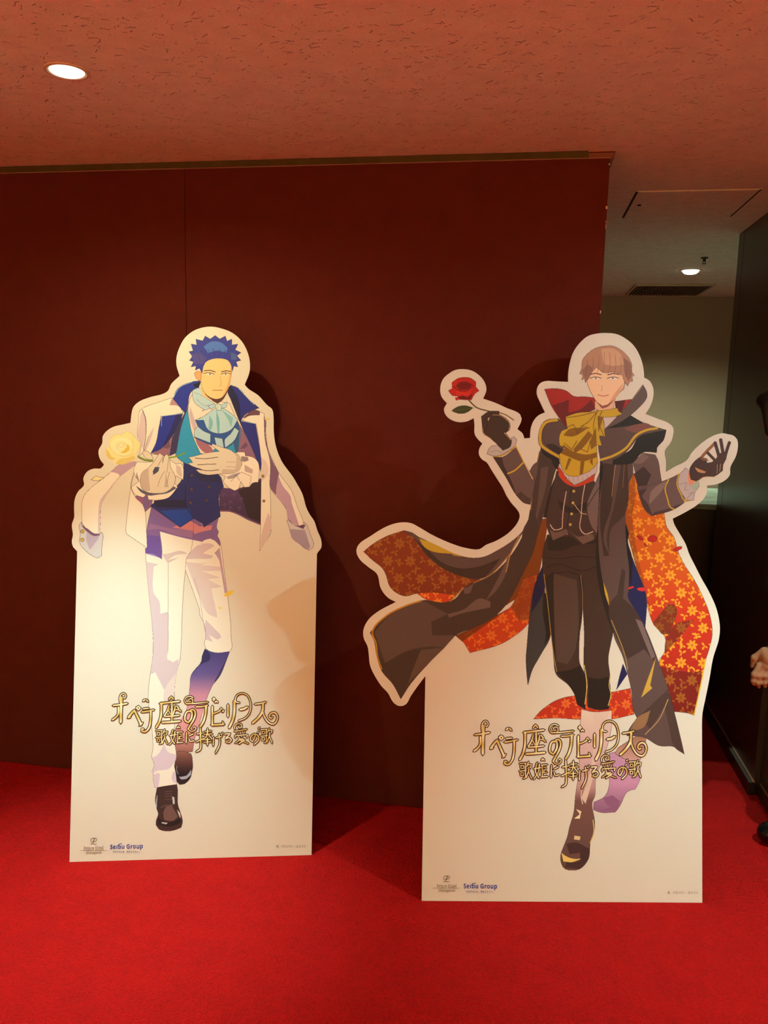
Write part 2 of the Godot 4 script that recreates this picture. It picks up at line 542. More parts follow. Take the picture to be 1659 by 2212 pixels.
	poly([58,1509,69,1475,70,1429,64,1430,59,1477], rgb(120, 186, 214), 0)
	poly([75,1512,115,1484,109,1450,98,1478], rgb(136, 194, 214), 0)
	poly([35,1491,47,1469,42,1440,33,1442], rgb(130, 190, 214), 0)
	poly([52,1528,69,1531,77,1522,74,1509,61,1508], rgb(200, 226, 230), 1)
	poly([29,1524,52,1531,55,1521,41,1512], rgb(180, 220, 244), 1)
	poly([74,1527,94,1539,93,1521,77,1515], rgb(180, 220, 244), 1)
	poly([-90,1549,-141,1530,-185,1512,-198,1501,-201,1469,-203,1415,-193,1384,-194,1361,-199,1347,-183,1361,-155,1353,-139,1402,-127,1485,-99,1488,-53,1498,-71,1529], rgb(240, 236, 232), 1)
	poly([-188,1504,-195,1486,-198,1458,-203,1415,-193,1384,-186,1373,-177,1430,-175,1473], rgb(214, 196, 212), 0)
	poly([-148,1450,-167,1416,-183,1361,-177,1361,-159,1407], rgb(212, 196, 214), 0)
	line([-188,1504,-178,1473,-176,1424,-183,1367], 1.4, rgb(80, 60, 74))
	line([-167,1416,-181,1361], 1.1, rgb(120, 105, 90))
	poly([-91,1546,-99,1523,-71,1521,-53,1507,-86,1546], rgb(186, 140, 160), 0)
	poly([-212,1296,-220,1256,-229,1188,-237,1097,-233,1083,-165,1037,-168,1089,-182,1183,-205,1205,-222,1244], rgb(240, 236, 232), 1)
	poly([-25,1605,3,1609,-2,1585,-22,1576,-33,1559,-38,1521,-48,1498,-88,1546,-72,1581], rgb(38, 54, 172), 1)
	poly([-19,1597,5,1606,-2,1586,-18,1588], rgb(26, 24, 52), 0)
	poly([-124,1485,-54,1495,-65,1461,-89,1417,-122,1377,-159,1356,-142,1393,-132,1451], rgb(38, 54, 172), 1)
	poly([-76,1489,-54,1495,-65,1461,-89,1417,-122,1377,-98,1431], rgb(36, 42, 116), 0)
	poly([-48,1498,-36,1521,-56,1461,-74,1360,-96,1349,-86,1417], rgb(58, 56, 104), 0)
	line([-25,1605,-67,1584,-87,1549], 1.4, rgb(150, 190, 226))
	line([-125,1451,-124,1485,-57,1495], 1.4, rgb(160, 196, 226))
	poly([149,1485,182,1515,205,1508,214,1495,166,1487], rgb(112, 76, 100), 1)
	poly([143,1473,166,1491,205,1496,205,1507,220,1501,221,1466,225,1409,243,1334,242,1256,244,1248,249,1096,239,1073,211,1029,213,1118,213,1267,213,1308,204,1408,193,1466], rgb(240, 236, 232), 1)
	poly([238,1159,247,1141,248,1096,239,1073,213,1031,216,1084], rgb(216, 198, 204), 0)
	poly([207,1351,227,1339,236,1294,214,1264], rgb(224, 212, 214), 0)
	poly([105,1597,133,1586,165,1552,203,1520,185,1513,154,1494,142,1476,191,1466,202,1408,213,1328,211,1302,184,1373,143,1459,105,1551,96,1571], rgb(42, 50, 150), 1)
	poly([105,1597,96,1571,105,1551,143,1459,131,1551], rgb(32, 32, 84), 0)
	line([133,1586,165,1552,185,1532], 1.4, rgb(170, 200, 226))
	line([143,1474,166,1470,191,1466], 1.4, rgb(170, 200, 226))
	disc(219, 1285, 4.7, rgb(150, 130, 80), 1)
	disc(223, 1200, 4.7, rgb(150, 130, 80), 1)
	poly([-204,1327,-214,1301,-208,1279,-196,1262,-221,1242,-211,1219,-180,1207,-169,1220,-163,1200,-133,1199,-97,1208,-67,1244,-78,1258,-73,1283,-49,1269,-49,1309,-57,1326,-74,1322,-91,1334,-166,1327], rgb(244, 240, 236), 1)
	poly([-206,1247,-175,1228,-142,1221,-103,1227,-81,1246,-70,1241,-100,1223,-136,1217,-164,1214,-192,1228], rgb(96, 98, 130), 0)
	poly([-74,1320,-57,1312,-53,1278,-70,1289], rgb(214, 200, 206), 0)
	poly([-204,1293,-195,1262,-206,1276], rgb(150, 136, 150), 0)
	poly([-191,1279,-190,1248,-175,1228,-142,1222,-103,1228,-81,1248,-76,1280,-92,1312,-98,1348,-106,1356,-113,1348,-119,1325,-117,1351,-130,1359,-145,1333,-165,1308,-182,1296], rgb(228, 221, 214), 1)
	poly([-191,1279,-182,1296,-165,1308,-162,1262,-158,1231,-175,1228,-190,1248], rgb(200, 186, 186), 0)
	poly([-144,1311,-129,1311,-132,1297,-148,1285,-151,1296], rgb(78, 86, 110), 0)
	poly([-107,1297,-102,1263,-97,1243,-111,1243], rgb(196, 182, 184), 0)
	line([-117,1348,-132,1319,-151,1282], 1.1, rgb(70, 52, 60))
	line([-112,1297,-126,1271,-134,1245], 1.1, rgb(70, 52, 60))
	line([-96,1294,-103,1257], 0.9, rgb(70, 52, 60))
	line([-99,1340,-104,1294], 0.9, rgb(70, 52, 60))
	poly([-186,1361,-180,1366,-169,1364,-155,1350,-150,1338,-163,1336,-180,1347], rgb(228, 221, 214), 1)
	poly([128,1367,156,1367,159,1354,184,1350,202,1333,206,1293,203,1264,183,1261,174,1248,157,1246,144,1266,136,1240,124,1234,101,1246,85,1265,93,1283,69,1291,140,1306,148,1332], rgb(244, 240, 236), 1)
	poly([145,1353,167,1350,170,1339,156,1333,145,1338], rgb(150, 134, 152), 0)
	poly([156,1324,185,1307,182,1293,157,1301], rgb(196, 178, 186), 0)
	poly([95,1280,123,1292,145,1298,123,1278,101,1274], rgb(170, 160, 180), 0)
	line([145,1298,180,1284,174,1252], 1.1, rgb(80, 62, 70))
	line([140,1268,129,1289,112,1266], 1.1, rgb(80, 62, 70))
	poly([-34,1345,-13,1350,29,1362,71,1368,44,1386,47,1394,76,1383,110,1372,133,1352,148,1332,140,1306,123,1295,72,1291,30,1287,5,1293,-8,1304,13,1305,-24,1318,-34,1325,-18,1328,-27,1341], rgb(228, 221, 214), 1)
	poly([128,1355,148,1332,140,1306,123,1295,78,1293,83,1308,123,1306,128,1326], rgb(206, 192, 188), 0)
	line([-10,1344,21,1342,66,1348], 2.0, rgb(50, 40, 50))
	line([-1,1321,29,1323,60,1324], 2.0, rgb(50, 40, 50))
	line([7,1304,38,1301,69,1305], 1.7, rgb(50, 40, 50))
	line([94,1332,128,1332], 1.1, rgb(120, 100, 104))
	line([94,1316,125,1315], 1.1, rgb(120, 100, 104))
	line([-201,1347,-177,1336,-152,1333], 4.7, rgb(120, 160, 60))
	line([-98,1343,-71,1349,-44,1361], 4.7, rgb(120, 160, 60))
	line([-201,1344,-177,1332,-152,1331], 1.6, rgb(60, 70, 40))
	poly([-294,1405,-278,1419,-256,1420,-239,1431,-223,1423,-209,1406,-194,1392,-197,1372,-208,1355,-210,1338,-232,1324,-248,1318,-275,1320,-282,1333,-304,1345,-308,1368,-296,1382], rgb(240, 233, 176), 0)
	poly([-307,1371,-296,1359,-287,1343,-271,1337,-287,1333,-304,1345], rgb(226, 206, 130), 0)
	poly([-265,1334,-238,1341,-213,1349,-210,1338,-232,1324,-248,1318,-275,1320], rgb(226, 208, 134), 0)
	poly([-294,1382,-283,1402,-256,1411,-228,1400,-216,1378,-230,1355,-257,1349,-282,1357], rgb(248, 242, 200), 0)
	poly([-250,1391,-230,1383,-229,1366,-244,1357,-260,1357,-244,1369], rgb(232, 200, 90), 0)
	poly([-277,1382,-261,1397,-244,1392,-238,1377,-252,1366,-269,1368], rgb(250, 244, 206), 0)
	line([-253,1385,-251,1381,-251,1378,-254,1376,-259,1376,-261,1378,-262,1382], 1.1, rgb(196, 170, 90))
	line([-265,1375,-267,1382,-264,1387,-257,1390,-250,1388,-246,1383,-247,1376], 1.1, rgb(196, 170, 90))
	line([-259,1366,-269,1371,-273,1380,-269,1390,-260,1395,-248,1393,-241,1386], 1.1, rgb(196, 170, 90))
	line([-294,1405,-278,1419,-256,1420,-239,1431,-223,1423,-209,1406,-194,1392,-197,1372,-208,1355], 1.1, rgb(200, 190, 130))
	line([-222,1409,-216,1383,-224,1358], 0.9, rgb(200, 190, 130))
	line([-296,1382,-282,1360,-249,1346,-213,1355], 0.9, rgb(200, 190, 130))
	poly([-354,1265,-338,1278,-311,1271,-330,1262], rgb(238, 232, 188), 1)
	poly([92,875,103,890,124,895,123,886,106,875], rgb(240, 206, 84), 0)
	poly([72,839,87,838,87,832,79,831], rgb(232, 226, 140), 0)
	poly([220,1485,241,1486,238,1479,226,1477], rgb(226, 208, 140), 0)
	poly([6,1597,20,1563,46,1541,62,1532,78,1544,103,1591,68,1607], rgb(92, 56, 54), 1)
	poly([2,1586,12,1583,20,1563,46,1541,35,1546,15,1554], rgb(244, 204, 152), 0)
	poly([6,1638,-9,1643,-17,1634,-11,1617,6,1606], rgb(226, 170, 120), 1)
	poly([10,1675,6,1635,7,1591,20,1566,40,1551,60,1547,74,1551,96,1582,106,1623,108,1666,100,1695,55,1700], rgb(246, 208, 156), 1)
	poly([105,1655,108,1666,106,1623,96,1582,77,1554,96,1602], rgb(228, 178, 126), 0)
	poly([9,1635,-1,1652,-15,1645,-12,1660,-29,1656,-21,1674,-35,1678,-25,1692,-37,1708,-23,1712,-30,1735,-11,1732,-14,1752,9,1747,17,1764,34,1754,51,1767,66,1755,85,1766,91,1748,108,1756,107,1736,128,1739,119,1719,139,1710,125,1699,139,1683,123,1678,129,1660,115,1663,111,1645,106,1666,95,1682,66,1688,41,1685,19,1673,12,1658], rgb(52, 60, 172), 1)
	poly([12,1727,37,1745,71,1743,94,1724,89,1709,55,1714,27,1705], rgb(76, 120, 214), 0)
	poly([-30,1700,-2,1709,24,1687,10,1667,-18,1666], rgb(78, 72, 160), 0)
	poly([100,1712,123,1704,126,1684,106,1684], rgb(74, 96, 176), 0)
	line([-24,1700,-10,1710,-1,1682], 1.2, rgb(40, 40, 110))
	line([-3,1704,9,1714,16,1686], 1.2, rgb(40, 40, 110))
	line([18,1709,28,1718,34,1690], 1.2, rgb(40, 40, 110))
	line([39,1714,47,1722,51,1694], 1.2, rgb(40, 40, 110))
	line([60,1710,67,1720,69,1691], 1.2, rgb(40, 40, 110))
	line([82,1707,86,1717,86,1688], 1.2, rgb(40, 40, 110))
	line([103,1703,105,1714,104,1685], 1.2, rgb(40, 40, 110))
	line([16,1644,33,1646,52,1641], 2.5, rgb(92, 56, 46))
	line([74,1642,90,1646,105,1644], 2.5, rgb(92, 56, 46))
	poly([19,1633,33,1637,48,1632,33,1629], rgb(240, 234, 230), 0)
	poly([74,1633,88,1637,101,1635,89,1630], rgb(240, 234, 230), 0)
	disc(35, 1633, 2.7, rgb(84, 84, 124), 0)
	disc(88, 1634, 2.7, rgb(84, 84, 124), 0)
	line([14,1635,33,1638,49,1633], 1.7, rgb(70, 44, 44))
	line([73,1634,88,1639,104,1636], 1.7, rgb(70, 44, 44))
	line([70,1625,73,1596,67,1589], 1.2, rgb(150, 92, 66))
	line([45,1578,62,1578,78,1579], 1.4, rgb(140, 80, 66))

func print_man_in_cape() -> void:
	poly([-641,1078,-616,1100,-567,1129,-516,1147,-482,1123,-454,1092,-432,1065,-396,1034,-343,1010,-272,997,-297,986,-325,968,-349,943,-377,950,-423,954,-472,950,-507,941,-536,951,-557,971,-572,1013,-583,1029,-615,1054], rgb(132, 52, 28), 1)
	brocade([-641,1078,-616,1100,-567,1129,-516,1147,-482,1123,-454,1092,-432,1065,-396,1034,-343,1010,-272,997,-297,986,-325,968,-349,943,-377,950,-423,954,-472,950,-507,941,-536,951,-557,971,-572,1013,-583,1029,-615,1054], rgb(160, 96, 36), rgb(132, 52, 28), 3, 64)
	poly([-472,951,-423,954,-349,947,-366,929,-402,922,-444,933], rgb(206, 72, 26), 1)
	brocade([-472,951,-423,954,-349,947,-366,929,-402,922,-444,933], rgb(240, 150, 50), rgb(206, 72, 26), 5, 56)
	poly([-516,1147,-490,1141,-468,1127,-326,1068,-268,1067,-220,1089,-157,1133,-134,1158,-185,1073,-269,1000,-343,1010,-396,1034,-439,1068,-482,1123], rgb(94, 74, 77), 1)
	poly([-488,1129,-454,1099,-425,1075,-397,1051,-347,1033,-290,1035,-209,1065,-255,1008,-272,999,-343,1010,-396,1034,-439,1068], rgb(62, 46, 47), 0)
	poly([-468,1123,-433,1112,-365,1082,-332,1070,-362,1076,-422,1082,-450,1096], rgb(198, 170, 56), 0)
	poly([-362,1076,-326,1069,-340,1068,-360,1071], rgb(160, 130, 70), 0)
	poly([-94,1159,-142,1038,-190,928,-225,880,-347,820,-326,802,-207,904,-92,1004], rgb(128, 66, 18), 1)
	poly([-347,820,-288,846,-225,882,-176,911,-127,1007,-92,1025,-95,976,-111,875,-129,849,-164,820,-206,795,-301,767,-326,804], rgb(200, 66, 26), 1)
	brocade([-347,820,-288,846,-225,882,-176,911,-127,1007,-92,1025,-95,976,-111,875,-129,849,-164,820,-206,795,-301,767,-326,804], rgb(228, 116, 36), rgb(200, 66, 26), 7, 64)
	poly([-347,820,-288,846,-225,882,-176,911,-253,854,-322,804], rgb(104, 50, 16, 0.75), 0)
	poly([-172,911,-127,1003,-95,1011,-111,875,-147,869], rgb(120, 60, 20, 0.6), 0)
	fade([213,1344,223,1318,229,1291,245,1238,272,1208,312,1221,321,1175,345,1141,359,1094,381,1052,408,1012,439,953,463,889,469,838,459,790,448,755,428,656,412,581,384,590,348,592,332,654,299,748,317,780,317,826,282,863,258,930,198,1139,199,1160,188,1186,188,1237,191,1304], [[1349, rgb(226, 120, 20)],[1054, rgb(214, 90, 20)],[893, rgb(206, 50, 26)],[588, rgb(170, 34, 30)]], 1)
	brocade([213,1344,223,1318,229,1291,245,1238,272,1208,312,1221,321,1175,345,1141,359,1094,381,1052,408,1012,439,953,463,889,469,838,459,790,448,755,428,656,412,581,384,590,348,592,332,654,299,748,317,780,317,826,282,863,258,930,198,1139,199,1160,188,1186,188,1237,191,1304], rgb(246, 162, 44), rgb(206, 60, 26), 11, 64)
	poly([191,1304,213,1344,221,1291,211,1197,239,1038,282,863,249,969,198,1139,188,1186], rgb(120, 66, 16, 0.45), 0)
	poly([280,871,326,927,344,929,355,912,346,876,327,836,307,835], rgb(96, 44, 22, 0.7), 1)
	poly([317,804,347,864,409,883,371,833,317,776], rgb(96, 34, 24, 0.6), 0)
	poly([303,733,383,718,436,719,428,656,412,585,348,592], rgb(80, 24, 24, 0.5), 0)
	line([448,755,428,656,412,585], 3.8, rgb(226, 190, 60))
	poly([-98,563,-74,590,-27,622,28,637,64,635,148,650,208,663,220,582,148,566,49,564,-27,567], rgb(196, 52, 32), 1)
	brocade([-98,563,-74,590,-27,622,28,637,64,635,148,650,208,663,220,582,148,566,49,564,-27,567], rgb(232, 110, 50), rgb(196, 52, 32), 13, 58)
	poly([-75,1041,-101,972,-114,893,-118,840,-122,784,-124,758,-121,703,-117,669,-104,715,-76,767,-48,822,-64,944], rgb(60, 60, 66), 1)
	poly([-72,1052,-101,977,-110,893,-72,959,-62,1025], rgb(26, 26, 74), 0)
	poly([-72,957,-56,957,-46,828,-67,794,-62,828,-72,893], rgb(34, 26, 30), 0)
	poly([186,1189,199,1149,196,1128,218,1057,245,991,257,952,254,851,238,872,179,977], rgb(28, 32, 92), 1)
	poly([186,1189,199,1149,196,1128,210,1078,208,990,194,1030], rgb(24, 20, 40), 0)
	poly([184,739,198,708,164,658,174,703], rgb(28, 32, 92), 1)
	poly([-79,1191,-57,1195,-63,1158,-73,1091,-86,1017,-136,1003,-137,1053,-98,1123], rgb(128, 66, 18), 1)
	poly([-61,1142,-73,1097,-76,1070,-71,1004,-55,920,-39,775,-36,748,-28,704,12,670,32,639,41,611,65,596,68,651,59,714,47,737,44,784,50,887,54,924,60,828,59,737,68,659,72,603,108,594,140,598,146,650,140,652,143,699,137,754,146,809,151,837,126,908,103,1028,98,1145], rgb(64, 46, 43), 1)
	poly([-38,1020,34,1001,41,895,42,847,27,768,7,736,-28,744,-42,885], rgb(84, 64, 62), 0)
	poly([-28,712,12,717,47,733,59,714,68,651,65,596,41,611,32,639,12,670], rgb(34, 26, 27), 0)
	poly([74,698,100,691,139,699,146,650,140,598,108,594,76,604], rgb(34, 26, 27), 0)
	poly([-70,1004,-41,1026,-33,815,-28,744,-41,806], rgb(42, 32, 32), 0)
	poly([39,1017,56,1001,51,869,36,787,48,948], rgb(46, 36, 35), 0)
	poly([-61,1136,97,1139,97,1118,22,1109,-17,1092,-57,1094], rgb(44, 34, 33), 0)
	line([-60,1070,-17,1068,33,1075,92,1073], 2.5, rgb(40, 30, 30))
	line([-62,1039,-25,1050,12,1040,55,1030,93,1044], 2.5, rgb(40, 30, 30))
	line([-51,1018,2,1026,47,1017], 2.5, rgb(40, 30, 30))
	line([-70,1017,-58,933,-44,815,-37,767,-26,712], 2.0, rgb(190, 160, 90))
	line([61,733,70,670,64,612], 2.8, rgb(220, 196, 110))
	line([143,699,140,671,146,644,138,609], 2.3, rgb(200, 176, 96))
	line([47,1017,53,959,53,909], 1.9, rgb(150, 120, 80))
	fade([143,459,176,468,185,459,242,432,242,396,239,375,226,349,214,347,200,340,179,299,163,277,116,276,94,284,95,307,130,326,144,367,139,404], [[485, rgb(196, 150, 190)],[370, rgb(206, 150, 196)],[284, rgb(150, 104, 146)]], 1)
	poly([125,321,153,330,177,312,172,285,116,280,149,294,130,307], rgb(146, 96, 140), 0)
	fade([53,596,49,527,45,384,37,329,32,274,19,229,12,197,1,169,-8,142,-6,119,6,101,30,97,53,101,80,133,85,183,98,220,98,252,90,307,98,325,101,385,124,445,147,528,150,593,90,588], [[592, rgb(228, 206, 200)],[440, rgb(214, 178, 184)],[354, rgb(196, 152, 160)],[311, rgb(120, 84, 84)],[97, rgb(104, 76, 76)]], 1)
	poly([90,583,95,527,78,385,55,320,69,302,92,385,119,528,146,593], rgb(224, 196, 190), 0)
	poly([10,178,38,183,80,165,85,183,80,133,53,101,6,105,11,124,52,124,52,151,20,146], rgb(72, 50, 54), 0)
	poly([-6,151,6,142,29,133,57,133,29,122,1,124], rgb(236, 208, 120), 0)
	poly([39,286,56,279,51,256,33,256,51,270], rgb(240, 226, 190), 0)
	poly([35,204,54,201,52,190,33,192], rgb(226, 206, 160), 0)
	line([93,252,96,215,85,183], 3.1, rgb(214, 190, 110))
	line([62,384,55,320,60,302], 2.5, rgb(230, 200, 190))
	line([11,115,29,108,57,115,80,147], 1.2, rgb(90, 60, 64))
	fade([260,534,171,478,161,459,195,441,237,431,248,460,260,511], [[521, rgb(160, 112, 90)],[442, rgb(206, 160, 160)]], 1)
	poly([-84,1418,-100,1345,-115,1225,-122,1188,-138,1156,-137,1050,-95,1131,-80,1184,-59,1259,-52,1291,-34,1355,-23,1379], rgb(74, 57, 56), 1)
	poly([-53,1386,-23,1387,-31,1344,-52,1291,-75,1197,-59,1195,-38,1291,-25,1345,-42,1360], rgb(44, 33, 35), 0)
	poly([-83,1354,-60,1360,-68,1290,-86,1221,-103,1157,-111,1130,-94,1237], rgb(96, 78, 78), 0)
	line([-89,1407,-105,1319,-115,1220], 2.2, rgb(150, 116, 70))
	poly([-116,1222,-126,1172,-167,1087,-237,1012,-297,986,-325,966,-352,934,-387,923,-451,929,-500,913,-569,877,-604,841,-616,825,-603,800,-593,748,-577,706,-541,665,-516,620,-485,669,-427,736,-382,782,-347,821,-288,846,-225,882,-183,928,-141,1010,-100,1106,-94,1187], rgb(70, 54, 53), 1)
	poly([-451,929,-500,909,-562,875,-602,826,-590,793,-567,731,-497,770,-427,785,-382,782,-347,821,-421,820,-425,862,-373,887,-430,917], rgb(94, 74, 77), 0)
	poly([-373,887,-324,902,-271,938,-239,928,-239,910,-324,891,-369,876], rgb(112, 92, 94), 0)
	poly([-573,727,-497,770,-455,774,-475,725,-495,669,-516,624,-541,665], rgb(66, 50, 50), 0)
	poly([-455,774,-475,725,-495,669,-427,736,-382,782], rgb(96, 76, 74), 0)
	poly([-325,966,-293,984,-303,954,-321,951], rgb(108, 88, 92), 0)
	poly([-254,931,-219,995,-178,1087,-184,1037,-219,966], rgb(104, 84, 88), 0)
	line([-458,927,-507,910,-569,876,-609,827,-597,793,-591,748,-578,713], 5.0, rgb(190, 140, 44))
	line([-325,970,-346,947,-366,927], 2.5, rgb(176, 136, 70))
	line([-150,1137,-178,1076,-191,1023], 3.1, rgb(186, 146, 70))
	line([-178,1080,-241,1012,-293,986], 2.5, rgb(160, 130, 76))
	poly([106,1385,101,1241,99,1108,111,1015,136,923,153,857,154,829,183,763,199,708,212,653,218,594,230,571,205,535,197,515,253,510,301,485,349,482,381,459,372,498,348,592,328,662,291,764,250,862,222,909,197,956,200,969,201,1043,194,1096,188,1189,192,1296,211,1344,208,1392], rgb(94, 74, 77), 1)
	poly([108,1385,117,1358,103,1241,103,1108,114,1015,139,910,152,844,154,829,126,904,105,983,95,1055,99,1214,105,1347], rgb(38, 29, 31), 0)
	poly([116,1374,151,1370,144,1241,118,1135,138,1079,119,1079,107,1187], rgb(64, 48, 48), 0)
	poly([175,1386,194,1381,188,1216,142,1162,138,1079,129,1135,152,1242], rgb(70, 53, 53), 0)
	poly([165,960,222,909,250,862,291,764,283,748,251,787,199,755,171,802,138,920], rgb(66, 50, 50), 0)
	poly([222,882,244,872,287,764,275,756], rgb(120, 100, 104), 0)
	poly([178,1040,189,1032,182,937,158,923], rgb(66, 52, 52), 0)
	poly([328,662,348,592,372,498,381,459,349,482,332,544,316,607,272,536,236,575,276,614], rgb(76, 58, 58), 0)
	poly([230,571,272,595,252,543,205,523,201,515], rgb(150, 112, 82), 0)
	poly([119,997,135,951,138,921,125,959], rgb(206, 172, 52), 0)
	poly([289,764,271,673,278,665,242,634,263,693], rgb(206, 164, 72), 0)
	line([146,876,191,763,199,723], 2.5, rgb(170, 136, 80))
	line([159,1386,152,1348,144,1268], 2.0, rgb(176, 146, 86))
	line([185,1394,179,1298], 1.9, rgb(150, 110, 60))
	line([328,631,300,568,256,520], 2.2, rgb(180, 140, 96))
	poly([-29,1387,-23,1352,23,1300,90,1336,98,1379,46,1415], rgb(204, 190, 200), 1)
	poly([-30,1360,-23,1325,21,1296,86,1316,89,1339,55,1316,23,1301,-1,1321,-17,1347], rgb(206, 66, 36), 1)
	poly([-33,1347,-59,1221,-64,1179,-55,1145,-43,1124,3,1146,53,1113,89,1131,98,1153,102,1294,86,1316,21,1296,-23,1323], rgb(70, 52, 52), 1)
	poly([-53,1158,-43,1125,5,1147,1,1162,-37,1150], rgb(112, 90, 86), 0)
	poly([6,1159,53,1115,89,1131,84,1147,60,1144,38,1138], rgb(112, 90, 86), 0)
	poly([-27,1254,11,1228,64,1248,67,1224,11,1212,-24,1233], rgb(48, 36, 38), 0)
	line([13,1297,7,1212,1,1162], 1.6, rgb(30, 22, 24))
	line([-2,1281,-8,1244,-12,1212,-14,1164,-39,1158,-52,1174], 2.3, rgb(206, 184, 180))
	line([57,1303,50,1261,46,1202,43,1165,58,1147,84,1155], 2.3, rgb(206, 184, 180))
	line([22,1243,35,1226,46,1213,64,1210], 1.9, rgb(214, 190, 150))
	disc(22, 1282, 5.2, rgb(200, 176, 96), 1)
	disc(20, 1245, 5.2, rgb(200, 176, 96), 1)
	disc(16, 1210, 5.2, rgb(200, 176, 96), 1)
	disc(12, 1176, 5.2, rgb(200, 176, 96), 1)
	poly([105,1345,90,1307,65,1240,70,1200,83,1166,98,1149,103,1267], rgb(118, 98, 102), 1)
	line([102,1294,72,1245,67,1235], 1.6, rgb(40, 30, 32))
	line([6,1332,6,1314], 1.1, rgb(120, 100, 115))
	line([20,1329,20,1311], 1.1, rgb(120, 100, 115))
	line([35,1327,35,1315], 1.1, rgb(120, 100, 115))
	line([50,1330,50,1319], 1.1, rgb(120, 100, 115))
	line([64,1333,65,1323], 1.1, rgb(120, 100, 115))
	line([79,1336,79,1327], 1.1, rgb(120, 100, 115))
	poly([318,1484,284,1482,233,1465,201,1416,147,1394,145,1369,209,1376,242,1410,287,1411,288,1426,309,1451], rgb(36, 30, 33), 1)
	poly([-84,1418,-26,1387,-23,1366,-39,1376,-80,1402], rgb(36, 28, 30), 0)
	poly([-29,1513,-70,1506,-87,1483,-93,1452,-91,1431,-81,1415,-61,1402,-26,1384,-18,1403,-2,1441,3,1484], rgb(94, 74, 77), 1)
	poly([-48,1432,-15,1414,-26,1398,-53,1413,-69,1429], rgb(56, 42, 45), 0)
	poly([201,1529,245,1505,277,1495,317,1484,271,1474,233,1462,197,1419,162,1391,107,1378,100,1443,121,1484,167,1501], rgb(94, 74, 77), 1)
	poly([180,1485,247,1506,277,1494,218,1473], rgb(128, 84, 82), 0)
	poly([201,1529,245,1505,180,1492,124,1484,166,1504], rgb(40, 30, 32), 0)
	line([-35,1508,-69,1500,-83,1481,-88,1450,-84,1428,-61,1410,-25,1390], 8.8, rgb(206, 172, 52))
	line([108,1384,148,1398,189,1424,221,1465,256,1483,288,1489], 7.8, rgb(206, 172, 52))
	line([-30,1503,-65,1496,-76,1477,-79,1450,-72,1434,-50,1416], 1.2, rgb(60, 40, 30))
	poly([-75,1606,-36,1609,-4,1602,18,1586,55,1585,88,1582,88,1545,61,1533,-3,1516,-3,1484,-27,1515,-52,1552], rgb(166, 36, 34), 1)
	poly([-49,1554,4,1574,2,1532,40,1544,77,1577,88,1545,61,1533,-3,1516,-3,1484,-27,1515], rgb(112, 26, 28), 0)
	poly([152,1572,210,1581,185,1540,158,1533], rgb(166, 36, 34), 1)
	poly([152,1572,185,1578,174,1536,155,1533], rgb(90, 24, 28), 0)
	poly([112,1524,166,1528,142,1500,122,1485], rgb(212, 200, 208), 1)
	poly([241,1628,253,1608,255,1589,234,1559,175,1509,120,1483,153,1517,206,1580,230,1613], rgb(102, 82, 84), 1)
	line([240,1625,230,1610,206,1579], 1.6, rgb(170, 140, 120))
	poly([88,1582,87,1548,110,1539,147,1549,153,1581], rgb(232, 186, 156), 1)
	poly([88,1574,112,1555,152,1581,128,1554,110,1548], rgb(150, 86, 84), 0)
	poly([170,1634,183,1636,180,1612,164,1602], rgb(236, 190, 158), 1)
	poly([61,1652,67,1614,80,1589,93,1569,112,1556,128,1561,150,1579,166,1599,178,1617,180,1649,152,1681,84,1685], rgb(244, 206, 176), 1)
	poly([178,1633,166,1599,150,1579,128,1561,152,1600], rgb(226, 172, 144), 0)
	poly([56,1630,53,1644,44,1638,48,1654,37,1659,44,1676,45,1700,64,1725,86,1741,113,1749,146,1750,173,1736,195,1714,206,1688,204,1669,214,1658,206,1653,209,1639,198,1636,193,1623,183,1633,175,1657,146,1666,114,1664,92,1680,79,1668,68,1647], rgb(184, 138, 118), 1)
	poly([105,1739,140,1743,167,1727,179,1692,146,1686,114,1691], rgb(210, 164, 138), 0)
	poly([178,1714,200,1696,206,1661,195,1639,183,1660], rgb(150, 106, 98), 0)
	poly([44,1668,62,1690,79,1679,68,1649,56,1633], rgb(156, 112, 100), 0)
	line([62,1703,61,1684,56,1651], 1.1, rgb(120, 80, 76))
	line([80,1712,80,1685,74,1655], 1.1, rgb(120, 80, 76))
	line([98,1720,98,1685,93,1659], 1.1, rgb(120, 80, 76))
	line([116,1729,116,1686,111,1662], 1.1, rgb(120, 80, 76))
	line([133,1729,135,1686,129,1660], 1.1, rgb(120, 80, 76))
	line([151,1721,153,1686,148,1657], 1.1, rgb(120, 80, 76))
	line([169,1714,171,1687,166,1654], 1.1, rgb(120, 80, 76))
	line([187,1706,190,1687,185,1651], 1.1, rgb(120, 80, 76))
	line([71,1657,87,1661,106,1657], 2.3, rgb(110, 74, 66))
	line([127,1657,144,1662,163,1659], 2.3, rgb(110, 74, 66))
	poly([74,1644,88,1649,105,1644,89,1641], rgb(240, 234, 230), 0)
	poly([129,1644,144,1650,160,1646,145,1641], rgb(240, 234, 230), 0)
	disc(89, 1645, 2.8, rgb(96, 80, 100), 0)
	disc(144, 1646, 2.8, rgb(96, 80, 100), 0)
	line([71,1644,88,1650,107,1645], 1.7, rgb(80, 52, 52))
	line([126,1645,144,1651,163,1647], 1.7, rgb(80, 52, 52))
	line([109,1621,110,1607,106,1604], 1.2, rgb(160, 104, 84))
	line([96,1592,115,1588,131,1592], 1.9, rgb(170, 70, 66))
	poly([-7,1519,29,1532,80,1538,93,1542,110,1542,161,1551,162,1543,177,1532,147,1522,114,1521,121,1458,101,1462,111,1429,95,1430,96,1395,98,1379,71,1346,52,1338,36,1330,-1,1334,-15,1351,-26,1398,-7,1419,-24,1427,-27,1448,-19,1473,0,1481], rgb(204, 172, 46), 1)
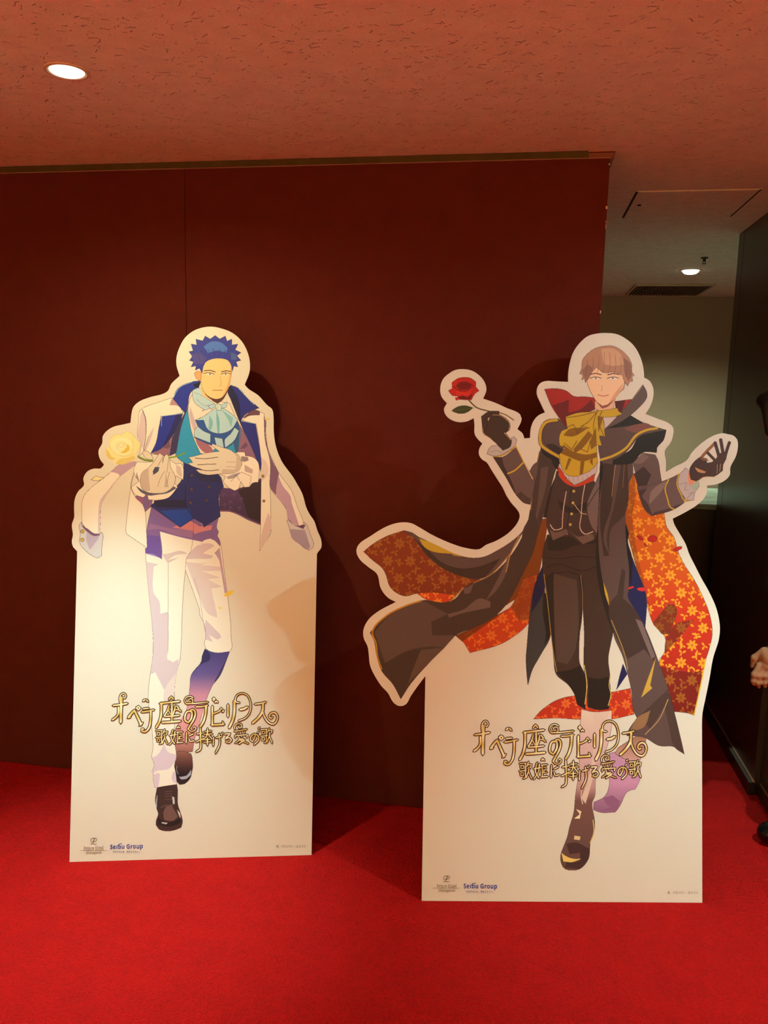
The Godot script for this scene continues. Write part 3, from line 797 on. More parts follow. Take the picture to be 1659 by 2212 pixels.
	clip_to([-7,1519,29,1532,80,1538,93,1542,110,1542,161,1551,162,1543,177,1532,147,1522,114,1521,121,1458,101,1462,111,1429,95,1430,96,1395,98,1379,71,1346,52,1338,36,1330,-1,1334,-15,1351,-26,1398,-7,1419,-24,1427,-27,1448,-19,1473,0,1481])
	poly([3,1479,67,1485,19,1457,-13,1459], rgb(140, 98, 22), 0)
	poly([19,1415,67,1475,81,1462,46,1418,25,1404], rgb(140, 98, 22), 0)
	poly([-13,1430,19,1409,62,1400,95,1408,95,1392,47,1378,9,1390,-23,1403], rgb(140, 98, 22), 0)
	poly([81,1462,91,1489,94,1430,76,1416,73,1443], rgb(140, 98, 22), 0)
	poly([4,1388,14,1385,-1,1350,-7,1350], rgb(140, 98, 22), 0)
	poly([44,1388,57,1391,50,1335,40,1335], rgb(140, 98, 22), 0)
	poly([71,1378,81,1389,82,1365], rgb(140, 98, 22), 0)
	poly([96,1524,115,1521,99,1470], rgb(140, 98, 22), 0)
	clip = {}
	line([96,1540,62,1501,43,1490], 1.4, rgb(110, 76, 20))
	line([110,1540,99,1510,116,1462], 1.4, rgb(110, 76, 20))
	line([93,1538,83,1496,86,1462], 1.4, rgb(110, 76, 20))
	line([-6,1516,45,1525,88,1537], 1.4, rgb(110, 76, 20))
	line([-3,1486,19,1495,32,1466,43,1487,70,1485], 1.4, rgb(110, 76, 20))
	line([-10,1435,14,1415,30,1442], 1.4, rgb(110, 76, 20))
	line([41,1418,65,1408,73,1445], 1.4, rgb(110, 76, 20))
	poly([-121,1340,-107,1364,-92,1375,-96,1332,-104,1305], rgb(100, 80, 82), 1)
	poly([-237,1386,-207,1386,-163,1419,-140,1374,-118,1340,-104,1324,-105,1292,-116,1237,-135,1241,-162,1267,-195,1322], rgb(104, 83, 86), 1)
	poly([-237,1386,-209,1386,-201,1357,-187,1330,-168,1288,-162,1267,-195,1322], rgb(62, 46, 48), 0)
	poly([-162,1267,-147,1278,-128,1262,-117,1257,-116,1237,-135,1241], rgb(76, 58, 60), 0)
	line([-236,1388,-215,1389,-185,1405,-164,1420], 4.1, rgb(206, 172, 52))
	line([-163,1419,-140,1374], 3.1, rgb(206, 172, 52))
	line([-189,1334,-169,1343,-140,1370], 4.7, rgb(206, 172, 52))
	line([-138,1371,-121,1340,-110,1319], 2.3, rgb(210, 180, 120))
	poly([-256,1395,-252,1409,-239,1422,-223,1423,-210,1412,-191,1429,-180,1426,-179,1448,-170,1452,-161,1441,-166,1424,-188,1405,-212,1392,-239,1389], rgb(196, 188, 194), 1)
	line([-244,1401,-228,1407,-209,1399], 0.9, rgb(110, 100, 110))
	line([-204,1412,-196,1423,-183,1418], 0.9, rgb(110, 100, 110))
	line([-317,1566,-300,1548,-289,1541,-251,1531], 4.1, rgb(96, 84, 52))
	line([-220,1528,-198,1521,-173,1505], 4.1, rgb(140, 116, 70))
	poly([-276,1514,-251,1531,-219,1532,-219,1522,-198,1511,-184,1494,-186,1472,-198,1463,-178,1440,-182,1420,-206,1407,-218,1420,-245,1444,-269,1460,-273,1488], rgb(66, 50, 46), 1)
	poly([-256,1507,-248,1513,-254,1499], rgb(232, 206, 186), 0)
	line([-240,1520,-216,1519,-200,1509,-185,1493,-189,1472], 1.4, rgb(200, 160, 110))
	line([-262,1513,-256,1489,-266,1464], 1.4, rgb(40, 30, 30))
	line([-272,1478,-269,1462,-245,1444], 1.4, rgb(190, 150, 100))
	line([-202,1463,-181,1441], 1.9, rgb(190, 160, 110))
	poly([211,1376,242,1409,282,1404,292,1386,299,1346,304,1319,272,1303,227,1288,222,1331], rgb(106, 86, 89), 1)
	poly([245,1366,270,1340,256,1305,229,1302,214,1341], rgb(66, 50, 55), 0)
	poly([242,1409,263,1396,236,1374,211,1376], rgb(128, 106, 108), 0)
	poly([226,1291,275,1308,328,1328,358,1343,380,1258,345,1231,272,1208,251,1227], rgb(110, 89, 96), 1)
	poly([228,1288,258,1297,240,1270,261,1244,275,1209,251,1227], rgb(74, 57, 64), 0)
	poly([269,1284,291,1306,320,1322,307,1293,283,1265,264,1244], rgb(140, 118, 120), 0)
	poly([275,1215,318,1231,380,1254,345,1231,272,1208], rgb(76, 58, 66), 0)
	line([326,1325,315,1298,323,1264,333,1236,345,1231], 4.4, rgb(206, 172, 52))
	line([359,1344,353,1312,366,1280,379,1258,399,1262], 4.7, rgb(206, 172, 52))
	poly([363,1345,371,1353,381,1364,390,1356,396,1335,423,1322,425,1306,412,1289,409,1273,407,1260,383,1261,366,1286,356,1310], rgb(198, 186, 196), 1)
	poly([390,1353,409,1319,393,1306,388,1334], rgb(232, 150, 120), 0)
	poly([409,1316,421,1323,424,1306,412,1291,396,1305], rgb(176, 196, 184), 0)
	line([361,1310,385,1318,377,1294,391,1294], 0.9, rgb(110, 100, 110))
	line([391,1281,407,1287,385,1267], 0.9, rgb(110, 100, 110))
	line([428,1394,449,1419,475,1445], 9.4, rgb(150, 98, 70))
	line([489,1401,483,1422,476,1446], 10.9, rgb(76, 54, 56))
	line([502,1412,497,1439,494,1456], 10.9, rgb(76, 54, 56))
	line([509,1407,516,1431,522,1448], 10.2, rgb(76, 54, 56))
	line([479,1387,463,1403,452,1414], 9.4, rgb(76, 54, 56))
	poly([393,1357,412,1388,428,1400,447,1392,450,1381,466,1384,479,1395,490,1412,514,1420,512,1396,502,1377,501,1358,474,1339,436,1335,415,1321,398,1326], rgb(76, 54, 56), 1)
	poly([410,1367,425,1361,447,1353,442,1348,420,1352], rgb(206, 150, 110), 0)
	poly([425,1397,447,1397,455,1389,436,1389], rgb(140, 92, 74), 0)
	line([483,1377,482,1350], 1.6, rgb(200, 160, 110))
	line([493,1379,491,1355], 1.6, rgb(210, 180, 130))
	line([398,1326,415,1321,436,1335,474,1338], 1.4, rgb(200, 160, 110))
	poly([-371,1530,-350,1544,-324,1547,-303,1541,-323,1525,-350,1522], rgb(62, 74, 38), 1)
	line([-369,1530,-331,1536,-294,1541], 1.2, rgb(100, 110, 60))
	poly([-382,1594,-370,1601,-371,1620,-352,1634,-312,1636,-295,1624,-295,1608,-284,1596,-297,1587,-308,1566,-332,1566,-353,1567,-351,1577,-368,1578], rgb(192, 34, 30), 1)
	poly([-350,1620,-325,1624,-306,1616,-319,1600,-346,1596,-359,1609], rgb(120, 18, 22), 0)
	poly([-359,1596,-332,1594,-308,1603,-313,1578,-337,1578,-356,1580], rgb(210, 46, 36), 0)
	poly([-351,1575,-337,1580,-321,1575,-305,1587,-311,1568,-345,1566], rgb(110, 16, 22), 0)
	line([-367,1609,-351,1596,-324,1594,-303,1613], 1.4, rgb(90, 14, 18))
	line([-343,1610,-327,1617,-316,1608], 1.2, rgb(90, 14, 18))
	poly([-360,1573,-351,1574,-352,1563,-359,1565], rgb(190, 40, 32), 0)
	poly([292,1136,287,1129,276,1125,264,1128,259,1136,264,1143,276,1147,287,1144], rgb(196, 30, 32), 1)
	poly([245,1131,240,1130,232,1133,226,1139,225,1144,230,1146,239,1143,245,1137], rgb(196, 30, 32), 1)
	poly([258,1111,255,1111,251,1114,248,1117,248,1120,251,1120,255,1118,257,1114], rgb(196, 30, 32), 1)
	poly([371,1111,369,1106,359,1100,347,1097,341,1100,344,1106,354,1111,366,1114], rgb(196, 30, 32), 1)
	poly([261,975,256,970,243,968,231,971,225,976,231,980,244,982,256,980], rgb(220, 50, 60), 1)
	poly([218,984,216,980,208,976,200,974,196,975,198,979,206,983,214,985], rgb(220, 50, 60), 1)

func standees() -> void:
	var root: Node3D
	var hotel: Node3D
	var group: Node3D
	paper(-420.0, 428.0)
	print_man_in_white()
	root = standee("cutout standee of a man in white suit and blue waistcoat holding a cream rose", Vector3(-1.02294, -0.00000, -2.32504), Vector3(0.96595, 0.00000, -0.25872), Vector3(-0.04715, 0.98325, -0.17603), [-398,0,-394,1024,-407,1038,-412,1057,-409,1079,-413,1114,-406,1138,-407,1169,-405,1200,-395,1225,-376,1247,-379,1268,-367,1292,-344,1303,-322,1304,-312,1317,-326,1336,-331,1363,-319,1390,-318,1413,-306,1430,-284,1445,-251,1454,-228,1460,-227,1467,-225,1489,-219,1514,-197,1535,-169,1547,-106,1571,-95,1595,-67,1624,-78,1661,-78,1690,-69,1722,-50,1757,-22,1781,8,1793,39,1797,74,1791,108,1778,137,1754,158,1720,169,1680,168,1642,153,1600,164,1587,199,1564,231,1530,248,1516,252,1496,254,1438,261,1392,281,1340,322,1283,334,1263,354,1226,369,1177,381,1154,395,1134,407,1100,420,1068,421,1042,406,1020,398,0], "")
	lettering(root, "title_lettering", "gold Japanese title lettering with dark outlines", [
		[8.2, [-240.3, 537.2, -241, 494.7, -241, 455.9]], [3.4, [-244, 518.8, -245.4, 537.3, -239.8, 549.4, -231.8, 550.8, -225.9, 543.4, -228.7, 535.3, -234.1, 536.8]], [5.2, [-266, 511.2, -245.7, 513.2, -221.8, 517.4]], [5.6, [-249.2, 505.1, -250.2, 481.9, -258.7, 470.5, -268, 464]],
		[6.7, [-215.8, 471.4, -208, 482.4, -197.3, 494.1, -186, 471.8, -174.6, 447.6]], [4.5, [-216.5, 470, -210, 472.1]], [4.5, [-178.9, 444.3, -170.3, 452.3]], [5.2, [-190.1, 502.2, -184.4, 507.3, -178.5, 502.1, -184.2, 495.5, -190.1, 502.2]],
		[4.9, [-168.6, 525, -163.6, 529.3]], [4.9, [-158.5, 528.5, -153.2, 523.3]], [4.5, [-168.2, 499, -151.4, 500.3]], [4.9, [-172.4, 488.6, -154.1, 490.6, -133.7, 494.9]],
		[5.6, [-143.2, 492, -144, 456.4, -149.5, 434.2, -162.1, 422.6, -172, 425.7, -171.4, 432.3, -166.3, 431.5]], [4.9, [-83.7, 530, -77.2, 538.1, -70.4, 530.6]], [5.6, [-112.8, 516.1, -85, 518.8, -50.4, 522.9]], [6.4, [-109.1, 515.4, -109.9, 474.5, -116.2, 452.3, -124.7, 436.9]],
		[5.6, [-74.6, 515, -73.6, 455.5]], [4.5, [-84, 507.6, -88.2, 492.8, -98.9, 474.4]], [4.1, [-86, 492.8, -77.7, 479.3]], [4.5, [-62.7, 508.1, -66.1, 492.5, -69.6, 479.2]],
		[4.5, [-64, 494, -55.1, 495.4, -44.7, 489.3]], [4.1, [-58.3, 507.3, -51.5, 498.3]], [4.9, [-98.2, 472.9, -69.5, 474, -50.4, 476]], [6.4, [-104.4, 452.9, -76.6, 454, -47.2, 456.6]],
		[5.6, [-10.8, 488.1, -22.6, 488.3, -30.5, 473.5, -28.8, 457.1, -19.1, 451.7, -10.4, 463.5, -7.8, 482.9, -12.3, 493.4, -2.8, 494, 3.3, 482.7, -0.8, 463.4, -10.1, 446.4, -19.5, 430.2]], [3.4, [-19.5, 430.2, -9.8, 421.8, 2.7, 425.4, 6.3, 432.8, 1.1, 437.3, -2.6, 432.9]], [3.4, [-12, 521.7, -18.7, 521, -20.3, 527, -13.7, 531.4, -6.2, 527.6, -6.8, 517.9, -17.1, 513.6, -29, 517.4, -32.1, 526.4, -27, 535.3, -15.3, 538.9, -4.8, 534.3]], [4.1, [-26, 514.4, 7.3, 515.5, 43.5, 518.8]],
		[4.9, [6, 503.6, 25.9, 504.1, 42.9, 507.6]], [6.7, [38.5, 506.2, 36.7, 476.3, 29.7, 452.6, 20.3, 437]], [5.2, [61.2, 528.4, 64.1, 532.8, 67.9, 528.3, 64.2, 523.8, 61.2, 528.4]], [4.9, [68.8, 518.6, 72.4, 522.3, 76.2, 518.5]],
		[5.6, [59.3, 503.7, 59.8, 468.6, 60.2, 443.2]], [6, [58, 442.5, 78.7, 442.9, 98, 444.2]], [4.5, [60.4, 480.5, 74.4, 484.1, 86.2, 490.7]], [4.5, [94.2, 452.4, 97.3, 444.2]],
		[4.1, [85.4, 494.4, 89.1, 498.1, 92.1, 493.6]], [4.1, [93.7, 486.1, 97.4, 489.8]], [6, [111.3, 508.3, 111.5, 490.4, 111.8, 470.9]], [7.5, [132.7, 521.6, 132.5, 482.6, 127.6, 456.5, 116.8, 433.4]],
		[3.7, [148.5, 516.1, 139.1, 517.8, 136.3, 531.3, 144.4, 543.2, 161.5, 546.8, 176.6, 539.1, 185.8, 519.5, 187.6, 496.9, 181.1, 476, 166.4, 462, 147.8, 455.5]], [6.7, [152.5, 492.9, 163.7, 494.2, 175.6, 500.8]], [4.9, [202.4, 510.3, 219.6, 512.3, 236.9, 516.6]], [7.1, [228.7, 511.5, 226.7, 485.2, 214.2, 465.1, 195, 447.3]],
		[5.2, [227.5, 485.2, 236, 464, 250.5, 446.6, 265.5, 442.6, 275.9, 454.5, 277.3, 469.5, 268.1, 480.9, 255.4, 478.1, 250.2, 468.4, 255.6, 461.5, 260.8, 465.2]]
	])
	lettering(root, "subtitle_lettering", "smaller gold Japanese lettering below the title", [
		[3.4, [-124.5, 425, -104, 426.2]], [3, [-121.5, 419, -112.7, 418.9, -112.5, 410.7, -121.3, 410.9, -121.5, 419]], [3.4, [-106.9, 424.7, -107.3, 406.9]], [3.4, [-124.8, 402.8, -103.6, 404.7]],
		[3, [-121.1, 398.3, -112.3, 398.1, -112.2, 390, -121, 390.1, -121.1, 398.3]], [3.4, [-106.9, 402.5, -107.3, 383.2, -112, 381.1]], [3.4, [-97.4, 429.1, -103.1, 415]], [3.4, [-101, 420.9, -87.8, 422.2, -90.6, 412.6]],
		[3.4, [-95.7, 414.9, -97, 402.3, -104, 383.2]], [3.4, [-97, 402.3, -87.1, 380.7]], [3.7, [-70.2, 426.4, -75, 401.3, -63.6, 381.8]], [3.7, [-62.8, 422.6, -66.1, 399.6, -79, 379.1]],
		[3.4, [-80.2, 408.8, -58.2, 412.1]], [3.7, [-53.9, 419.5, -53.4, 385.3]], [3.4, [-56.9, 419.6, -38.5, 420.8]], [3, [-48.7, 413.5, -42.1, 413.4, -41.9, 405.2, -48.6, 405.3]],
		[3, [-53.6, 397.2, -38.9, 398.1]], [3, [-48.5, 404.6, -48.4, 397.1]], [3.7, [-56.3, 384.6, -36.5, 385.8]], [5.2, [-55.6, 434.4, -52, 438.1, -48.3, 434.3]],
		[4.1, [-24.5, 418.3, -25.4, 384.2]], [3.7, [-16.2, 407.1, -3, 412.8]], [3.7, [-16, 396.6, -12.9, 387.7, 0.3, 390.4]], [4.5, [20.4, 431.1, 22.5, 387.1, 20.7, 361.1, 9.7, 354.6]],
		[3.7, [10.3, 412.6, 33.2, 416.7]], [3.7, [8.5, 386.6, 32, 398.1]], [3.4, [35.3, 420.4, 56.8, 422.4]], [3.4, [32.5, 410.8, 59.9, 412.6]],
		[3.7, [44.8, 430, 42.2, 406.2, 29.1, 392.2]], [3.4, [48.1, 409.8, 60.1, 395.5]], [3.4, [35.7, 392.9, 53.5, 394.1]], [3.4, [32.9, 384.7, 57.3, 386.2]],
		[3.7, [44.5, 399.4, 44.9, 375.6]], [4.1, [65.2, 401.4, 64.2, 374.5]], [3.7, [74.2, 399.7, 91.9, 403.9]], [4.1, [82.9, 411.5, 85.6, 378.7, 72.7, 349.1]],
		[3, [88.8, 412.2, 92.6, 409.1]], [3, [94, 415.8, 97.8, 412.1]], [4.1, [102.2, 411.2, 120.1, 412.5, 103.2, 394.1, 118, 399.1, 124.8, 391.5, 118.2, 382.6, 107, 385, 110.7, 389.5]], [3.4, [134.7, 428, 135.3, 438.4, 147.2, 445.7, 157.7, 441.1, 157.1, 432.1, 148.9, 431.5, 146.6, 436.8]],
		[3.7, [135.6, 420.5, 153.5, 422.4, 174.3, 426.6]], [3, [141.6, 415.9, 144.7, 409.9]], [3, [153.5, 417.2, 155.1, 411.2]], [3, [168.4, 418.5, 164.1, 411.1]],
		[3.4, [137.3, 405.5, 136.6, 398.8]], [3.4, [137.3, 405.5, 178.3, 407.9, 176.2, 398.9]], [3, [148.5, 403.1, 150.9, 394.1, 164.3, 394.6]], [3, [157.4, 403.7, 159.7, 399.9]],
		[3.4, [156.1, 393.2, 137.6, 380.8]], [3.4, [148.7, 390.4, 170.3, 390.8, 149.6, 378.4]], [3.4, [151.7, 389.6, 180.9, 378.6]], [4.1, [202.9, 410.5, 191, 403.9, 188.2, 390.5, 195, 385.1, 202.3, 398.5, 205.2, 409.7, 214.2, 403.6, 214.4, 388.6, 201.1, 375.3]],
		[3.4, [211.9, 414.9, 214.8, 417.8]], [3.7, [214.7, 428.3, 217.6, 431.3]], [3.4, [223, 424.4, 244, 425.6]], [3, [226.1, 418.4, 235.1, 418.3, 235.2, 410, 226.2, 410.1, 226.1, 418.4]],
		[3.4, [241, 424.2, 240.5, 406.2]], [3.4, [222.5, 402, 244.2, 403.9]], [3, [226.3, 397.4, 235.3, 397.3, 235.4, 389, 226.4, 389.1, 226.3, 397.4]], [3.4, [240.9, 401.7, 240.4, 382.2, 235.5, 380]],
		[3.4, [250.7, 428.5, 244.9, 414.4]], [3.4, [247, 420.3, 260.5, 421.6, 257.6, 411.9]], [3.4, [252.4, 414.3, 251, 401.5, 243.7, 382.1]], [3.4, [251, 401.5, 261, 379.6]]
	])
	hotel = Node3D.new()
	put(hotel, "hotel_logo", root)
	obj("emblem", strokes_mesh([[1.6, [-320.5, 75.1, -324.3, 76.1, -328.4, 74.4, -331.1, 70.2, -331, 66, -328.2, 63.6, -325, 64.4, -322.7, 67.7]], [2.4, [-318.5, 76, -320, 69.9, -321.7, 64.3, -324.4, 58.1]], [1.6, [-321.9, 74.2, -318.7, 76, -314.5, 75.9, -311.7, 73, -312.1, 68.8, -314.8, 65.6, -318, 64.2, -320.8, 65.3]], [1.6, [-330.8, 55.9, -328.5, 58.2, -324.8, 57.9, -320.2, 56.1, -315.5, 55.7, -312.3, 58]]]), M.logo_brown, hotel)
	obj("lettering", type("Prince Hotel", "Droid Serif", 400, -320.8, 43.1, 64.1, 13.6, 0), M.logo_brown, hotel)
	obj("rule", strokes_mesh([[0.8, [-364.6, 36.3, -276.6, 33.8]]]), M.logo_brown, hotel)
	obj("lettering", type("Shinagawa", "Droid Serif", 400, -320.5, 27.9, 50.7, 11.3, 0.2), M.logo_brown, hotel)
	group = Node3D.new()
	put(group, "company_logo", root)
	obj("lettering", type("Seıbu Group", "Droid Sans", 600, -215, 43.5, 105.9, 20.4, 0), M.logo_blue, group)
	obj("swoosh", strokes_mesh([[2.2, [-243.2, 49.6, -239.5, 52.7, -235.3, 54.7, -230.1, 55.3]]]), M.logo_blue, group)
	obj("slogan", strokes_mesh([
		[0.75, [-259.6, 32.1, -254.8, 32.3]], [0.75, [-256.6, 32, -258, 29.5, -257.7, 27, -255.8, 26.1]], [0.75, [-255.6, 30.3, -255, 29]], [0.75, [-253, 30.6, -250, 31, -250.2, 26.8, -251.1, 26]], [0.75, [-251.5, 32.7, -252.6, 26]], [0.75, [-249.1, 31.3, -248.2, 29.2]],
		[0.75, [-245.9, 32.1, -245.8, 25.8]], [0.75, [-244.4, 30.4, -241.4, 30.3]], [0.75, [-242.9, 32.4, -242.8, 28.3, -243.7, 25.8]], [0.75, [-239.4, 31.9, -235.8, 31.8, -239.3, 28.2, -236.9, 29.3, -235.4, 27.6, -236.6, 25.6, -238.1, 26.5, -237.2, 27.3]], [0.75, [-231.1, 32.1, -231.3, 28.8, -233.3, 25.5]], [0.75, [-231, 29.6, -228.5, 25.4]],
		[0.75, [-226.3, 30.7, -222.7, 30.6]], [0.75, [-224.5, 31.9, -226.2, 27.8, -224.5, 28.6, -223.8, 26.9]], [0.75, [-222.1, 29.3, -225, 26.9, -224.4, 25.2, -222.6, 25.2]], [0.75, [-219.7, 26.8, -218.5, 25.1]], [0.75, [-213.5, 31.2, -213.4, 24.9]], [0.75, [-212, 30.7, -209, 30.6]],
		[0.75, [-212, 28.6, -209, 28.6]], [0.75, [-210.5, 30.7, -210.4, 25.7, -211.6, 24.9, -211.9, 26.1, -208.9, 24.8]], [0.75, [-207, 31, -206.9, 24.7]], [0.75, [-205.5, 30.5, -202.5, 30.5]], [0.75, [-205.4, 28.5, -202.4, 28.4]], [0.75, [-204, 30.5, -203.9, 25.5, -205.1, 24.7, -205.4, 26, -202.4, 24.6]],
		[0.75, [-198.9, 31.2, -197.7, 30.3]], [0.75, [-199.8, 28.7, -196.8, 29, -200.3, 24.6, -198.3, 27, -197.6, 24.5, -195.8, 24.4]], [0.75, [-194.2, 29.4, -191.2, 29.3]], [0.75, [-192.7, 31, -192.6, 26.8, -193.5, 26, -193.5, 27.3, -192.6, 26.8, -192.3, 24.3, -189.9, 24.7, -189.9, 25.9]], [0.75, [-190.3, 29.7, -189.3, 28.4]], [0.75, [-185.2, 30.8, -185.5, 27.5, -187.5, 24.2]],
		[0.75, [-185.2, 28.3, -182.7, 24.1]], [0.75, [-181, 26.5, -179.3, 29, -176.2, 24.7]], [0.75, [-173.8, 24.6, -173.2, 25.5, -172.6, 24.6, -173.2, 23.8, -173.8, 24.6]]
	]), M.logo_blue, group)
	obj("copyright_line", strokes_mesh([
		[0.9, [283, 36.6, 285.3, 35.5, 286.1, 32.5, 285.4, 29.5, 283.1, 28.5, 280.8, 29.6, 280, 32.6, 280.7, 35.6, 283, 36.6]], [0.9, [284.2, 33.7, 283, 34.4, 282, 33.4, 282.1, 31.8, 283.1, 30.7, 284.2, 31.3]], [0.9, [296.5, 35.2, 302.6, 35, 300.4, 32.1]], [0.9, [299.6, 33.1, 299.3, 30.1, 297.4, 28.1]], [0.9, [305.6, 34.9, 310.2, 34.8, 310.2, 28.3, 305.7, 28.4, 305.6, 34.9]], [0.9, [313.5, 34.7, 315.4, 33.2]],
		[0.9, [313.6, 28.2, 317, 29.6, 319.2, 34.1]], [0.9, [322.2, 35, 323.7, 33.9]], [0.9, [321.8, 32.5, 323.4, 31.4]], [0.9, [322.3, 27.5, 325.3, 28.9, 327.5, 32.3]], [0.9, [326, 35.4, 326.5, 34.2]], [0.9, [327, 35.7, 327.5, 34.4]],
		[0.9, [329.8, 31.3, 335.9, 31.1]], [0.9, [340.7, 31, 341.5, 30.9]], [0.9, [347.1, 33.8, 351.7, 33.7]], [0.9, [349.4, 33.7, 349.5, 27.2]], [0.9, [346.4, 27.3, 352.5, 27.1]], [0.9, [355.8, 34.1, 355.9, 29.6]],
		[0.9, [359.6, 34.5, 359.7, 30.5, 357, 26.5]], [0.9, [363.8, 33.4, 364.9, 30.8]], [0.9, [368.7, 33.2, 368, 29.2, 365, 26.3]], [0.9, [371.7, 33.1, 373.6, 31.6]], [0.9, [371.8, 26.6, 375.2, 28, 377.5, 32.5]]
	]), M.ink, root)
	paper(-670.0, 556.0)
	print_man_in_cape()
	root = standee("cutout standee of a man in dark orange-lined cape raising a red rose", Vector3(0.19080, 0.00000, -2.34563), Vector3(0.98062, 0.00000, -0.19590), Vector3(-0.03570, 0.98325, -0.17870), [-440,0,-440,693,-460,666,-484,631,-501,603,-519,598,-536,606,-558,640,-576,658,-597,688,-614,723,-619,758,-623,782,-636,809,-637,834,-622,865,-594,890,-537,922,-563,936,-585,964,-598,1009,-625,1030,-653,1054,-664,1078,-658,1099,-620,1128,-568,1160,-529,1172,-494,1171,-469,1159,-426,1135,-362,1108,-320,1096,-275,1093,-256,1106,-221,1121,-179,1150,-154,1182,-149,1204,-178,1243,-192,1264,-203,1287,-224,1319,-243,1348,-257,1369,-270,1376,-281,1392,-280,1413,-271,1428,-287,1443,-296,1458,-297,1488,-300,1508,-320,1498,-344,1494,-371,1501,-388,1515,-395,1534,-386,1554,-403,1574,-408,1600,-400,1630,-381,1649,-360,1661,-336,1664,-309,1660,-282,1643,-266,1622,-261,1598,-271,1571,-236,1560,-198,1544,-152,1523,-147,1510,-160,1476,-143,1462,-138,1447,-119,1449,-117,1479,-109,1503,-93,1522,-72,1532,-86,1560,-99,1591,-98,1610,-89,1625,-73,1632,-38,1632,1,1631,1,1656,5,1688,16,1726,38,1759,64,1781,97,1790,124,1792,159,1788,191,1771,216,1747,235,1710,244,1672,245,1651,263,1641,275,1617,275,1590,266,1560,250,1534,289,1520,327,1505,340,1492,341,1476,333,1446,313,1416,317,1386,317,1350,344,1366,385,1389,398,1410,420,1434,452,1459,479,1473,503,1478,517,1475,533,1472,547,1459,550,1440,544,1407,525,1367,524,1345,507,1326,474,1312,450,1309,449,1285,439,1266,415,1244,385,1225,340,1201,345,1184,362,1155,381,1123,394,1089,413,1052,434,1012,459,969,483,914,493,862,490,822,472,763,460,696,448,636,438,585,437,546,440,0], "")
